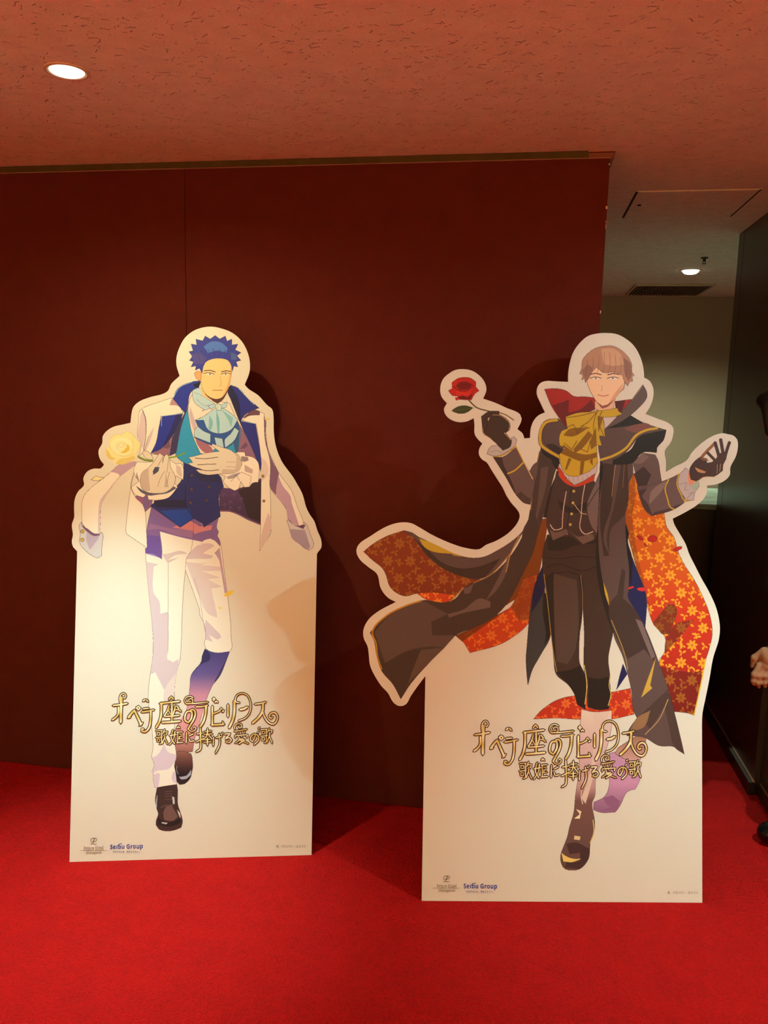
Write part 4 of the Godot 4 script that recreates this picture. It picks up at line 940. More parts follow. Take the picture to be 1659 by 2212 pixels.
	lettering(root, "title_lettering", "gold Japanese title lettering with dark outlines", [
		[8.2, [-255.3, 540.6, -256.2, 495.6, -256.3, 454.4]], [3.4, [-259.1, 521, -260.5, 540.6, -254.8, 553.6, -246.8, 555.3, -240.8, 547.5, -243.6, 538.8, -249.1, 540.3]], [5.2, [-281.3, 512.5, -260.8, 515.1, -236.8, 520.1]], [5.6, [-264.4, 506.4, -265.5, 481.7, -274.1, 469.5, -283.5, 462.3]],
		[6.8, [-231, 471.6, -223.1, 483.4, -212.3, 496.1, -201, 472.7, -189.6, 447.4]], [4.5, [-231.7, 470, -225.1, 472.4]], [4.5, [-194, 443.8, -185.3, 452.5]], [5.2, [-205.1, 504.8, -199.3, 510.3, -193.3, 504.9, -199.1, 497.8, -205.1, 504.8]],
		[4.9, [-183.4, 529.4, -178.3, 534.1]], [4.9, [-173.2, 533.4, -168, 528]], [4.5, [-183, 501.9, -166.2, 503.7]], [4.9, [-187.3, 490.9, -169, 493.5, -148.5, 498.4]],
		[5.6, [-158, 495.1, -159, 457.5, -164.6, 434, -177.2, 421.3, -187.2, 424.3, -186.5, 431.4, -181.4, 430.6]], [4.9, [-98.4, 536.7, -91.9, 545.4, -85.2, 537.6]], [5.6, [-127.6, 521.4, -99.7, 524.9, -65.2, 530]], [6.4, [-123.9, 520.7, -124.8, 477.5, -131.1, 453.9, -139.7, 437.4]],
		[5.6, [-89.4, 521.1, -88.6, 458.3]], [4.5, [-98.8, 513.1, -103, 497.4, -113.8, 477.6]], [4.1, [-100.8, 497.4, -92.6, 483.4]], [4.5, [-77.5, 514.2, -81, 497.6, -84.5, 483.5]],
		[4.5, [-78.8, 499.2, -70, 500.9, -59.7, 494.7]], [4.1, [-73.1, 513.4, -66.4, 504.1]], [4.9, [-113.1, 476.1, -84.5, 478, -65.4, 480.5]], [6.4, [-119.4, 454.8, -91.6, 456.7, -62.2, 460.2]],
		[5.6, [-25.9, 494.4, -37.6, 494.2, -45.5, 478.4, -43.9, 461.2, -34.3, 455.8, -25.6, 468.5, -22.9, 488.9, -27.4, 499.8, -17.9, 500.7, -11.8, 489, -16, 468.6, -25.4, 450.4, -34.8, 433.1]], [3.4, [-34.8, 433.1, -25.1, 424.5, -12.7, 428.6, -9.1, 436.5, -14.3, 441.1, -17.9, 436.4]], [3.4, [-27, 529.7, -33.6, 528.8, -35.1, 535.1, -28.6, 539.9, -21.2, 536.1, -21.8, 525.8, -32, 521, -43.9, 524.8, -46.9, 534.2, -41.9, 543.7, -30.1, 547.8, -19.8, 543.2]], [4.1, [-40.9, 521.7, -7.8, 523.6, 28.2, 528]],
		[4.9, [-9.1, 511.1, 10.7, 512.1, 27.6, 516.2]], [6.8, [23.2, 514.6, 21.3, 483.1, 14.2, 457.9, 4.8, 441.3]], [5.2, [45.8, 538.5, 48.7, 543.2, 52.4, 538.5, 48.8, 533.8, 45.8, 538.5]], [4.9, [53.3, 528.3, 56.9, 532.3, 60.6, 528.4]],
		[5.6, [43.8, 512.5, 44.2, 475.5, 44.5, 448.9]], [6, [42.3, 448, 62.9, 449.1, 82, 450.8]], [4.5, [44.8, 488.1, 58.8, 492.2, 70.5, 499.4]], [4.5, [78.2, 459.4, 81.3, 450.8]],
		[4.1, [69.7, 503.4, 73.4, 507.3, 76.4, 502.6]], [4.1, [77.9, 494.8, 81.5, 498.8]], [6, [95.4, 518.6, 95.5, 499.7, 95.7, 479.3]], [7.5, [116.6, 533, 116.3, 492.1, 111.3, 464.5, 100.5, 440.1]],
		[3.8, [132.2, 527.7, 122.9, 529.2, 120.2, 543.3, 128.2, 556, 145.2, 560.2, 160, 552.5, 169.1, 532.1, 170.7, 508.5, 164.3, 486.4, 149.6, 471.3, 131.2, 464]], [6.8, [136.1, 503.4, 147.1, 505.1, 158.9, 512.3]], [4.9, [185.4, 522.8, 202.4, 525.4, 219.3, 530.3]], [7.1, [211.2, 524.7, 209.2, 497.1, 196.8, 475.7, 177.8, 456.6]],
		[5.2, [210, 497.1, 218.2, 475.2, 232.4, 457.3, 247.2, 453.5, 257.5, 466.2, 258.9, 482, 249.9, 493.7, 237.4, 490.4, 232.3, 480.1, 237.5, 473.1, 242.6, 477.1]]
	])
	lettering(root, "subtitle_lettering", "smaller gold Japanese lettering below the title", [
		[3.4, [-139.6, 424.8, -119.1, 426.6]], [3, [-136.6, 418.6, -127.8, 418.7, -127.7, 410.1, -136.4, 410, -136.6, 418.6]], [3.4, [-122, 425, -122.5, 406.2]], [3.4, [-140, 401.4, -118.8, 403.9]],
		[3, [-136.3, 396.7, -127.5, 396.8, -127.4, 388.2, -136.2, 388.1, -136.3, 396.7]], [3.4, [-122.1, 401.6, -122.5, 381.2, -127.3, 378.8]], [3.4, [-112.5, 429.8, -118.2, 414.9]], [3.4, [-116.1, 421.2, -102.9, 422.9, -105.7, 412.7]],
		[3.4, [-110.9, 415, -112.2, 401.7, -119.2, 381.3]], [3.4, [-112.2, 401.7, -102.4, 379.1]], [3.8, [-85.3, 427.8, -90.2, 401.1, -78.9, 380.9]], [3.8, [-78, 424, -81.4, 399.6, -94.3, 377.6]],
		[3.4, [-95.4, 408.9, -73.4, 413]], [3.8, [-69.1, 420.9, -68.7, 384.9]], [3.4, [-72.1, 420.9, -53.7, 422.7]], [3, [-63.9, 414.7, -57.3, 414.8, -57.2, 406.2, -63.8, 406.1]],
		[3, [-68.9, 397.4, -54.2, 398.8]], [3, [-63.8, 405.3, -63.7, 397.5]], [3.8, [-71.6, 384.1, -51.9, 385.9]], [5.2, [-70.8, 436.6, -67.1, 440.5, -63.4, 436.7]],
		[4.1, [-39.8, 420.5, -40.8, 384.4]], [3.8, [-31.6, 408.8, -18.4, 415.2]], [3.8, [-31.4, 397.8, -28.4, 388.5, -15.2, 391.7]], [4.5, [4.9, 435.1, 6.8, 388.9, 4.9, 361.4, -6, 354.3]],
		[3.8, [-5.2, 415.4, 17.5, 420.3]], [3.8, [-7.1, 387.9, 16.3, 400.7]], [3.4, [19.7, 424.3, 41, 426.8]], [3.4, [16.9, 414, 44, 416.7]],
		[3.8, [29.2, 434.6, 26.5, 409.4, 13.4, 394.4]], [3.4, [32.3, 413.4, 44.2, 398.7]], [3.4, [20, 395.3, 37.6, 397]], [3.4, [17.1, 386.6, 41.4, 388.8]],
		[3.8, [28.7, 402.4, 29, 377.3]], [4.1, [49.3, 405, 48.1, 376.8]], [3.8, [58.1, 403.5, 75.8, 408.4]], [4.1, [66.9, 416.1, 69.4, 381.7, 56.4, 350.2]],
		[3, [72.7, 417, 76.4, 413.9]], [3, [77.8, 421, 81.6, 417.1]], [4.1, [86, 416.4, 103.6, 418.1, 86.9, 398.3, 101.6, 404, 108.2, 396.2, 101.7, 386.7, 90.6, 389, 94.3, 393.7]], [3.4, [118.2, 434.8, 118.9, 445.8, 130.6, 453.8, 141, 449.2, 140.3, 439.7, 132.2, 438.8, 129.9, 444.3]],
		[3.8, [119, 426.9, 136.7, 429.5, 157.3, 434.4]], [3, [125, 422.3, 128, 416]], [3, [136.7, 424, 138.3, 417.7]], [3, [151.5, 425.7, 147.1, 417.8]],
		[3.4, [120.6, 411.2, 120, 404.2]], [3.4, [120.6, 411.2, 161.1, 414.8, 159, 405.4]], [3, [131.7, 409, 134, 399.6, 147.3, 400.5]], [3, [140.5, 409.9, 142.8, 406]],
		[3.4, [139.2, 398.9, 120.9, 385.4]], [3.4, [131.8, 395.7, 153.2, 396.7, 132.7, 383.1]], [3.4, [134.8, 394.9, 163.6, 384.2]], [4.1, [185.4, 418.2, 173.7, 411, 170.9, 396.9, 177.5, 391.5, 184.8, 405.7, 187.7, 417.5, 196.6, 411.3, 196.7, 395.6, 183.5, 381.3]],
		[3.4, [194.3, 423, 197.2, 426.2]], [3.8, [197.1, 437.2, 200, 440.4]], [3.4, [205.3, 433.4, 225.9, 435.2]], [3, [208.3, 427.1, 217.1, 427.2, 217.2, 418.6, 208.3, 418.5, 208.3, 427.1]],
		[3.4, [223, 433.6, 222.4, 414.7]], [3.4, [204.7, 409.8, 226.1, 412.4]], [3, [208.4, 405.1, 217.3, 405.2, 217.3, 396.6, 208.5, 396.5, 208.4, 405.1]], [3.4, [222.8, 410, 222.2, 389.6, 217.4, 387.2]],
		[3.4, [232.5, 438.4, 226.7, 423.4]], [3.4, [228.9, 429.7, 242.2, 431.4, 239.3, 421.2]], [3.4, [234.1, 423.5, 232.7, 410.1, 225.5, 389.6]], [3.4, [232.7, 410.1, 242.5, 387.4]]
	])
	hotel = Node3D.new()
	put(hotel, "hotel_logo", root)
	obj("emblem", strokes_mesh([[1.6, [-363.1, 76.4, -366.7, 77.3, -370.7, 75.5, -373.3, 71.5, -373.2, 67.6, -370.5, 65.4, -367.4, 66.3, -365.2, 69.4]], [2.4, [-361.1, 77.3, -362.6, 71.6, -364.3, 66.3, -366.9, 60.4]], [1.6, [-364.4, 75.6, -361.3, 77.3, -357.3, 77.4, -354.6, 74.7, -355, 70.8, -357.6, 67.7, -360.7, 66.4, -363.4, 67.2]], [1.6, [-373.1, 58.2, -370.9, 60.4, -367.3, 60.2, -362.8, 58.7, -358.3, 58.5, -355.3, 60.7]]]), M.logo_brown, hotel)
	obj("lettering", type("Prince Hotel", "Droid Serif", 400, -362.9, 45.3, 62, 13.4, 0), M.logo_brown, hotel)
	obj("rule", strokes_mesh([[0.8, [-407.5, 38.9, -322.5, 39.5]]]), M.logo_brown, hotel)
	obj("lettering", type("Shinagawa", "Droid Serif", 400, -362.7, 31.6, 51.9, 11.3, 0.2), M.logo_brown, hotel)
	group = Node3D.new()
	put(group, "company_logo", root)
	obj("lettering", type("Seıbu Group", "Droid Sans", 600, -258.2, 44.3, 103.9, 20.5, 0), M.logo_blue, group)
	obj("swoosh", strokes_mesh([[2.2, [-285.8, 49.5, -282.2, 52.8, -278.1, 54.9, -272.9, 55.7]]]), M.logo_blue, group)
	obj("slogan", strokes_mesh([
		[0.75, [-303, 31.6, -298.2, 32.1]], [0.75, [-300, 31.7, -301.5, 29.2, -301.1, 26.7, -299.3, 25.9]], [0.75, [-299.1, 30, -298.5, 28.8]], [0.75, [-296.5, 30.4, -293.5, 30.9, -293.7, 26.8, -294.6, 25.9]], [0.75, [-295, 32.5, -296.1, 25.9]], [0.75, [-292.6, 31.3, -291.7, 29.2]],
		[0.75, [-289.4, 32.1, -289.3, 26]], [0.75, [-287.9, 30.5, -284.9, 30.5]], [0.75, [-286.4, 32.6, -286.4, 28.5, -287.2, 26]], [0.75, [-282.9, 32.2, -279.3, 32.2, -282.9, 28.5, -280.5, 29.7, -279, 28.1, -280.1, 26, -281.6, 26.9, -280.7, 27.7]], [0.75, [-274.6, 32.6, -274.9, 29.4, -276.9, 26.1]], [0.75, [-274.6, 30.2, -272.1, 26.1]],
		[0.75, [-269.9, 31.4, -266.3, 31.5]], [0.75, [-268.1, 32.7, -269.9, 28.6, -268.1, 29.4, -267.5, 27.8]], [0.75, [-265.7, 30.2, -268.6, 27.8, -268, 26.1, -266.2, 26.1]], [0.75, [-263.3, 27.8, -262.1, 26.2]], [0.75, [-257.2, 32.4, -257.1, 26.2]], [0.75, [-255.7, 32, -252.7, 32]],
		[0.75, [-255.7, 29.9, -252.7, 29.9]], [0.75, [-254.2, 32, -254.1, 27, -255.3, 26.2, -255.6, 27.4, -252.6, 26.2]], [0.75, [-250.7, 32.4, -250.6, 26.2]], [0.75, [-249.2, 32, -246.2, 32]], [0.75, [-249.2, 29.9, -246.2, 30]], [0.75, [-247.7, 32, -247.6, 27.1, -248.8, 26.3, -249.1, 27.5, -246.1, 26.3]],
		[0.75, [-242.7, 32.9, -241.5, 32.1]], [0.75, [-243.6, 30.4, -240.6, 30.8, -244.1, 26.3, -242.1, 28.8, -241.4, 26.3, -239.6, 26.3]], [0.75, [-238, 31.3, -235, 31.3]], [0.75, [-236.5, 32.9, -236.5, 28.8, -237.3, 28, -237.4, 29.2, -236.5, 28.8, -236.1, 26.3, -233.7, 26.8, -233.8, 28]], [0.75, [-234.1, 31.7, -233.2, 30.5]], [0.75, [-229.1, 33, -229.4, 29.7, -231.4, 26.4]],
		[0.75, [-229.1, 30.5, -226.6, 26.4]], [0.75, [-224.9, 28.9, -223.2, 31.4, -220.1, 27.3]], [0.75, [-217.8, 27.3, -217.2, 28.1, -216.6, 27.3, -217.2, 26.5, -217.8, 27.3]]
	]), M.logo_blue, group)
	obj("copyright_line", strokes_mesh([
		[0.9, [333.6, 34.3, 335.9, 33.4, 336.6, 30.7, 335.9, 27.9, 333.7, 26.9, 331.5, 27.8, 330.7, 30.6, 331.4, 33.4, 333.6, 34.3]], [0.9, [334.8, 31.8, 333.7, 32.3, 332.7, 31.4, 332.7, 29.9, 333.7, 29, 334.8, 29.5]], [0.9, [346.8, 33.5, 352.7, 33.5, 350.5, 30.8]], [0.9, [349.8, 31.7, 349.4, 28.9, 347.6, 27]], [0.9, [355.6, 33.6, 360, 33.6, 360.1, 27.6, 355.6, 27.5, 355.6, 33.6]], [0.9, [363.3, 33.6, 365.1, 32.2]],
		[0.9, [363.3, 27.6, 366.6, 29, 368.8, 33.2]], [0.9, [371.7, 34.1, 373.2, 33.2]], [0.9, [371.3, 31.8, 372.8, 30.9]], [0.9, [371.7, 27.2, 374.7, 28.6, 376.9, 31.9]], [0.9, [375.4, 34.6, 375.9, 33.5]], [0.9, [376.3, 34.9, 376.9, 33.8]],
		[0.9, [379, 30.9, 384.9, 31]], [0.9, [389.7, 31, 390.4, 31]], [0.9, [395.9, 33.8, 400.3, 33.9]], [0.9, [398.1, 33.9, 398.1, 27.8]], [0.9, [395.1, 27.8, 401.1, 27.9]], [0.9, [404.3, 34.4, 404.3, 30.2]],
		[0.9, [408, 34.9, 408, 31.1, 405.4, 27.4]], [0.9, [412, 34, 413.1, 31.6]], [0.9, [416.8, 34, 416.1, 30.3, 413.1, 27.5]], [0.9, [419.7, 34, 421.5, 32.6]], [0.9, [419.7, 28, 423, 29.4, 425.2, 33.6]]
	]), M.ink, root)


func tex(i: Image) -> ImageTexture:
	return ImageTexture.create_from_image(i)

func standee(label: String, foot: Vector3, u: Vector3, v: Vector3, outline: Array, group: String) -> Node3D:
	var root := thing("standee", label, "standee", Transform3D(Basis(u, v, u.cross(v)), foot), group)
	var print_mat := StandardMaterial3D.new()
	print_mat.albedo_texture = tex(img)
	print_mat.roughness = 0.55
	print_mat.metallic_specular = 0.4
	print_mat.texture_repeat = false
	obj("board", board_mesh(smooth(outline, true, 7.0), 0.005, print_mat, M.foam), null, root)
	obj("printed_figure", plate_mesh(plates, 0.0003), print_mat, root).set_meta("label", "printed illustration of a standing man")
	# the folding prop behind: a strip glued on at the hinge, down to the floor
	var hinge := Vector3(0, 1.0, -0.006)
	var down := root.basis.inverse() * Vector3.DOWN
	var back := (root.basis.inverse() * Vector3(0, 0, -1)).normalized()
	var reach := (root.basis * hinge).y
	var toe := hinge + down * reach + back * 0.05
	var st := SurfaceTool.new()
	st.begin(Mesh.PRIMITIVE_TRIANGLES)
	st.set_smooth_group(-1)
	var side := Vector3(0.06, 0, 0)
	var thick := back * 0.004
	quad(st, hinge - side, hinge + side, toe + side, toe - side)
	quad(st, hinge + side + thick, hinge - side + thick, toe - side + thick, toe + side + thick)
	quad(st, hinge + side, hinge + side + thick, toe + side + thick, toe + side)
	quad(st, hinge - side + thick, hinge - side, toe - side, toe - side + thick)
	quad(st, toe - side, toe + side, toe + side + thick, toe - side + thick)
	st.generate_normals()
	obj("prop_leg", st.commit(), M.foam, root)
	return root

# ---------- people: tapered capsules joined by a smooth minimum, meshed as surface nets ----------
func nets(bones: Array, cell: float, k: float) -> ArrayMesh:
	var lo := Vector3.INF
	var hi := -Vector3.INF
	for b in bones:
		var r := Vector3.ONE * (maxf(b[2], b[3]) + k + cell * 2)
		lo = lo.min(b[0] - r).min(b[1] - r)
		hi = hi.max(b[0] + r).max(b[1] + r)
	var nx := ceili((hi.x - lo.x) / cell) + 1
	var ny := ceili((hi.y - lo.y) / cell) + 1
	var nz := ceili((hi.z - lo.z) / cell) + 1
	var f := PackedFloat32Array()
	f.resize(nx * ny * nz)
	f.fill(1.0)
	var own := PackedByteArray()
	own.resize(nx * ny * nz)
	for bi in bones.size():
		var b: Array = bones[bi]
		var a: Vector3 = b[0]
		var d: Vector3 = b[1] - a
		var dd := maxf(d.length_squared(), 1e-9)
		var ra: float = b[2]
		var rb: float = b[3]
		var sq: Vector3 = b[5] if b.size() > 5 else Vector3.ONE
		var m := maxf(ra, rb) * maxf(sq.x, maxf(sq.y, sq.z)) + k + cell * 2
		var l := ((a.min(b[1]) - Vector3.ONE * m - lo) / cell).floor()
		var h := ((a.max(b[1]) + Vector3.ONE * m - lo) / cell).ceil()
		for z in range(maxi(0, int(l.z)), mini(nz, int(h.z) + 1)):
			for y in range(maxi(0, int(l.y)), mini(ny, int(h.y) + 1)):
				var i := (z * ny + y) * nx + maxi(0, int(l.x))
				for x in range(maxi(0, int(l.x)), mini(nx, int(h.x) + 1)):
					var p := lo + Vector3(x, y, z) * cell - a
					var t := clampf(p.dot(d) / dd, 0.0, 1.0)
					var e := ((p - d * t) / sq).length() - lerpf(ra, rb, t)
					var g := f[i]
					if e < g:
						own[i] = bi
					var q := maxf(k - absf(e - g), 0.0) / k
					f[i] = minf(e, g) - q * q * k * 0.25
					i += 1
	var index := {}
	var verts := PackedVector3Array()
	var cols := PackedColorArray()
	var idx := PackedInt32Array()
	var corner := [0, 1, nx, nx + 1, nx * ny, nx * ny + 1, nx * ny + nx, nx * ny + nx + 1]
	for z in nz - 1:
		for y in ny - 1:
			for x in nx - 1:
				var i := (z * ny + y) * nx + x
				if f[i] > cell * 2 or f[i] < -cell * 2:
					continue
				var inside := 0
				for c in 8:
					if f[i + corner[c]] < 0:
						inside += 1
				if inside == 0 or inside == 8:
					continue
				var sum := Vector3.ZERO
				var cnt := 0
				for c in 8:
					for bit in [1, 2, 4]:
						if not c & bit:
							var fa := f[i + corner[c]]
							var fb := f[i + corner[c | bit]]
							if (fa < 0) != (fb < 0):
								var pa := Vector3(c & 1, (c >> 1) & 1, c >> 2)
								var e: int = c | bit
								var pb := Vector3(e & 1, (e >> 1) & 1, e >> 2)
								sum += pa.lerp(pb, fa / (fa - fb))
								cnt += 1
				index[i] = verts.size()
				verts.append(lo + (Vector3(x, y, z) + sum / cnt) * cell)
				cols.append(bones[own[i]][4])
	var axis := [1, nx, nx * ny]
	for i: int in index:
		for ax in 3:
			var u: int = axis[(ax + 1) % 3]
			var v: int = axis[(ax + 2) % 3]
			var fa := f[i]
			var fb := f[i + axis[ax]]
			if (fa < 0) == (fb < 0) or not (index.has(i - u) and index.has(i - v) and index.has(i - u - v)):
				continue
			var q := [index[i - u - v], index[i - v], index[i], index[i - u]]
			if fa < 0:
				q.reverse()
			for j in [0, 1, 2, 0, 2, 3]:
				idx.append(q[j])
	var norm := PackedVector3Array()
	norm.resize(verts.size())
	for i in range(0, idx.size(), 3):
		var n := (verts[idx[i + 2]] - verts[idx[i]]).cross(verts[idx[i + 1]] - verts[idx[i]])
		for j in 3:
			norm[idx[i + j]] += n
	for i in norm.size():
		norm[i] = norm[i].normalized()
	var arrays := []
	arrays.resize(Mesh.ARRAY_MAX)
	arrays[Mesh.ARRAY_VERTEX] = verts
	arrays[Mesh.ARRAY_NORMAL] = norm
	arrays[Mesh.ARRAY_COLOR] = cols
	arrays[Mesh.ARRAY_INDEX] = idx
	var mesh := ArrayMesh.new()
	mesh.add_surface_from_arrays(Mesh.PRIMITIVE_TRIANGLES, arrays)
	return mesh

func person() -> void:
	var root := thing("person", "person in dark clothes stepping in at the right edge beside the dark wall", "person", Transform3D(Basis(Vector3.UP, -PI / 2), Vector3(1.15, 0, -2.85)))
	var skin := Color(0.42, 0.21, 0.12)
	var coat := Color(0.008, 0.007, 0.007)
	var legs := Color(0.010, 0.009, 0.009)
	var cuff := Color(0.10, 0.12, 0.12)
	var V := func(x: float, y: float, z: float) -> Vector3: return Vector3(x, y, z)
	var b := [
		[V.call(0, 0.74, -0.02), V.call(0, 0.98, 0.03), 0.165, 0.125, coat, V.call(1.0, 1.0, 0.82)],
		[V.call(0, 0.86, 0), V.call(0, 1.05, 0.05), 0.135, 0.115, coat], [V.call(0, 1.05, 0.05), V.call(0, 1.26, 0.13), 0.115, 0.125, coat],
		[V.call(-0.12, 1.29, 0.15), V.call(0.12, 1.29, 0.15), 0.062, 0.062, coat], [V.call(0, 1.28, 0.15), V.call(0, 1.42, 0.225), 0.055, 0.046, skin],
		[V.call(0.085, 0.84, 0.0), V.call(0.075, 0.47, 0.10), 0.098, 0.062, legs], [V.call(0.075, 0.47, 0.10), V.call(0.03, 0.09, 0.05), 0.06, 0.042, legs],
		[V.call(-0.085, 0.84, 0.0), V.call(-0.08, 0.46, -0.02), 0.098, 0.062, legs], [V.call(-0.08, 0.46, -0.02), V.call(-0.08, 0.11, -0.2), 0.06, 0.042, legs],
		[V.call(0.145, 1.29, 0.15), V.call(0.165, 1.03, 0.12), 0.056, 0.046, coat], [V.call(0.165, 1.03, 0.12), V.call(0.075, 0.80, 0.235), 0.045, 0.034, coat],
		[V.call(0.082, 0.815, 0.225), V.call(0.07, 0.785, 0.243), 0.034, 0.033, cuff], [V.call(0.07, 0.785, 0.243), V.call(0.06, 0.74, 0.262), 0.026, 0.025, skin],
		[V.call(-0.135, 1.29, 0.15), V.call(-0.15, 1.03, 0.05), 0.056, 0.046, coat], [V.call(-0.15, 1.03, 0.05), V.call(-0.14, 0.80, 0.04), 0.045, 0.034, coat], [V.call(-0.14, 0.80, 0.04), V.call(-0.14, 0.66, 0.06), 0.026, 0.03, skin],
	]
	var st := SurfaceTool.new()
	st.append_from(nets(b, 0.012, 0.05), 0, Transform3D())
	# head with jaw, brow, nose, lips and ears
	var h := Vector3(0, 1.51, 0.265)
	var head := [
		[h + V.call(0, 0.03, -0.012), h + V.call(0, 0.025, 0.02), 0.083, 0.078, skin], [h + V.call(0, -0.03, 0.04), h + V.call(0, -0.085, 0.06), 0.056, 0.03, skin],
		[h + V.call(0, 0.0, 0.092), h + V.call(0, -0.03, 0.112), 0.008, 0.013, skin], [h + V.call(-0.025, 0.022, 0.088), h + V.call(0.025, 0.022, 0.088), 0.012, 0.012, skin],
		[h + V.call(-0.015, -0.06, 0.09), h + V.call(0.015, -0.06, 0.09), 0.009, 0.009, Color(0.34, 0.13, 0.10)], [h + V.call(0.076, -0.005, 0.0), h + V.call(0.079, -0.03, 0.005), 0.016, 0.01, skin], [h + V.call(-0.076, -0.005, 0.0), h + V.call(-0.079, -0.03, 0.005), 0.016, 0.01, skin],
		[h + V.call(0, -0.06, -0.02), h + V.call(0, -0.13, -0.055), 0.045, 0.046, skin],
	]
	var turn := Transform3D(Basis(Vector3.UP, -0.95), h) * Transform3D(Basis(), -h)
	st.append_from(nets(head, 0.005, 0.012), 0, turn)
	# near hand: palm, four unequal fingers and a thumb, loosely curled
	var hand := [[V.call(0.06, 0.745, 0.262), V.call(0.05, 0.70, 0.285), 0.024, 0.03, skin, Vector3(0.75, 1, 1)], [V.call(0.05, 0.70, 0.285), V.call(0.045, 0.675, 0.292), 0.03, 0.026, skin, Vector3(0.7, 1, 1)]]
	var lens := [0.036, 0.042, 0.039, 0.03]
	for i in 4:
		var k: Vector3 = V.call(0.046, 0.668 - absf(i - 1.2) * 0.003, 0.318 - i * 0.019)
		var a: Vector3 = k + V.call(-0.004, -0.9, 0.35).normalized() * lens[i]
		var c: Vector3 = a + V.call(-0.25, -0.95, -0.05).normalized() * lens[i] * 0.7
		var e: Vector3 = c + V.call(-0.55, -0.8, -0.3).normalized() * lens[i] * 0.55
		hand += [[k, a, 0.0095, 0.0085, skin], [a, c, 0.0085, 0.008, skin], [c, e, 0.008, 0.0065, skin]]
	var tb: Vector3 = V.call(0.044, 0.715, 0.305)
	hand += [[tb, tb + V.call(-0.012, -0.03, 0.026), 0.014, 0.0105, skin], [tb + V.call(-0.012, -0.03, 0.026), tb + V.call(-0.02, -0.062, 0.028), 0.0105, 0.0075, skin]]
	st.append_from(nets(hand, 0.003, 0.008), 0, Transform3D())
	obj("body", st.commit(), M.person, root)
	var hair := [
		[h + V.call(0, 0.045, -0.02), h + V.call(0, 0.04, 0.03), 0.092, 0.082, coat], [h + V.call(0, 0.0, -0.05), h + V.call(0, -0.06, -0.05), 0.075, 0.06, coat],
		[h + V.call(0.06, 0.03, 0.05), h + V.call(0.072, -0.05, 0.03), 0.03, 0.02, coat], [h + V.call(-0.06, 0.03, 0.05), h + V.call(-0.072, -0.05, 0.03), 0.03, 0.02, coat], [h + V.call(-0.04, 0.07, 0.075), h + V.call(0.05, 0.05, 0.085), 0.03, 0.026, coat],
	]
	obj("hair", nets(hair, 0.006, 0.02), M.hair, root).transform = turn
	for s in [-1.0, 1.0]:
		var eye := SphereMesh.new()
		eye.radius = 0.010
		eye.height = 0.020
		obj("eye", eye, M.hair, root).position = turn * (h + V.call(0.028 * s, 0.004, 0.083))
	var shoe := [[V.call(0.03, 0.06, 0.03), V.call(0.012, 0.042, 0.2), 0.05, 0.04, coat, Vector3(0.95, 1, 1)], [V.call(0.012, 0.042, 0.18), V.call(0.01, 0.038, 0.225), 0.042, 0.036, coat, Vector3(1.1, 0.95, 1)]]
	obj("shoe", nets(shoe, 0.006, 0.02), M.shoe, root)
	var far := [[V.call(-0.08, 0.1, -0.22), V.call(-0.08, 0.036, -0.08), 0.044, 0.034, coat], [V.call(-0.08, 0.036, -0.09), V.call(-0.08, 0.032, -0.04), 0.035, 0.028, coat]]
	obj("shoe", nets(far, 0.006, 0.02), M.shoe, root)

# ---------- surfaces ----------
func grain(size: int, seed_: int, low: float, high: float, coarse: float, fine: float) -> Image:
	var n := FastNoiseLite.new()
	n.seed = seed_
	n.frequency = 0.012
	n.fractal_octaves = 3
	var rng := RandomNumberGenerator.new()
	rng.seed = seed_ * 7 + 1
	var i := Image.create_empty(size, size, false, Image.FORMAT_RGB8)
	var s := n.get_seamless_image(size, size)
	for y in size:
		for x in size:
			var v := 0.5 + (s.get_pixel(x, y).r - 0.5) * coarse + (rng.randf() - 0.5) * fine
			v = clampf(lerpf(low, high, v), 0, 1)
			i.set_pixel(x, y, Color(v, v, v))
	return i

# acoustic plaster: fine grain with short torn fissures that mostly run one way
func plaster(size: int, depth: float, base: float, seed_: int) -> Image:
	var i := grain(size, seed_, base - 0.06, base + 0.06, 0.5, 1.0)
	var rng := RandomNumberGenerator.new()
	rng.seed = 77
	for k in 1500:
		var p := Vector2(rng.randf() * size, rng.randf() * size)
		var a := rng.randfn(0.1, 0.35)
		var l := rng.randf_range(2, 26) * rng.randf()
		var d := base - depth * rng.randf_range(0.4, 1.0)
		for s in int(l) + 2:
			a += rng.randf_range(-0.5, 0.5)
			a = clampf(a, -1.1, 1.1)
			p += Vector2(cos(a), sin(a))
			i.set_pixel(posmod(int(p.x), size), posmod(int(p.y), size), Color(d, d, d))
			if rng.randf() < 0.45:
				i.set_pixel(posmod(int(p.x), size), posmod(int(p.y) + 1, size), Color(d + 0.05, d + 0.05, d + 0.05))
	return i

func tiled(color: Color, albedo: Image, height: Image, metres: float, relief: float, rough: float) -> StandardMaterial3D:
	var m := StandardMaterial3D.new()
	m.albedo_color = color
	m.roughness = rough
	m.metallic_specular = 0.3
	m.uv1_triplanar = true
	m.uv1_world_triplanar = true
	m.uv1_scale = Vector3.ONE / metres
	if albedo:
		m.albedo_texture = tex(albedo)
	if height:
		m.heightmap_enabled = true
		m.heightmap_texture = tex(height)
		m.heightmap_scale = relief
	return m

func plain(c: Color, rough: float, metal := 0.0, spec := 0.5) -> StandardMaterial3D:
	var m := StandardMaterial3D.new()
	m.albedo_color = c
	m.roughness = rough
	m.metallic = metal
	m.metallic_specular = spec
	return m

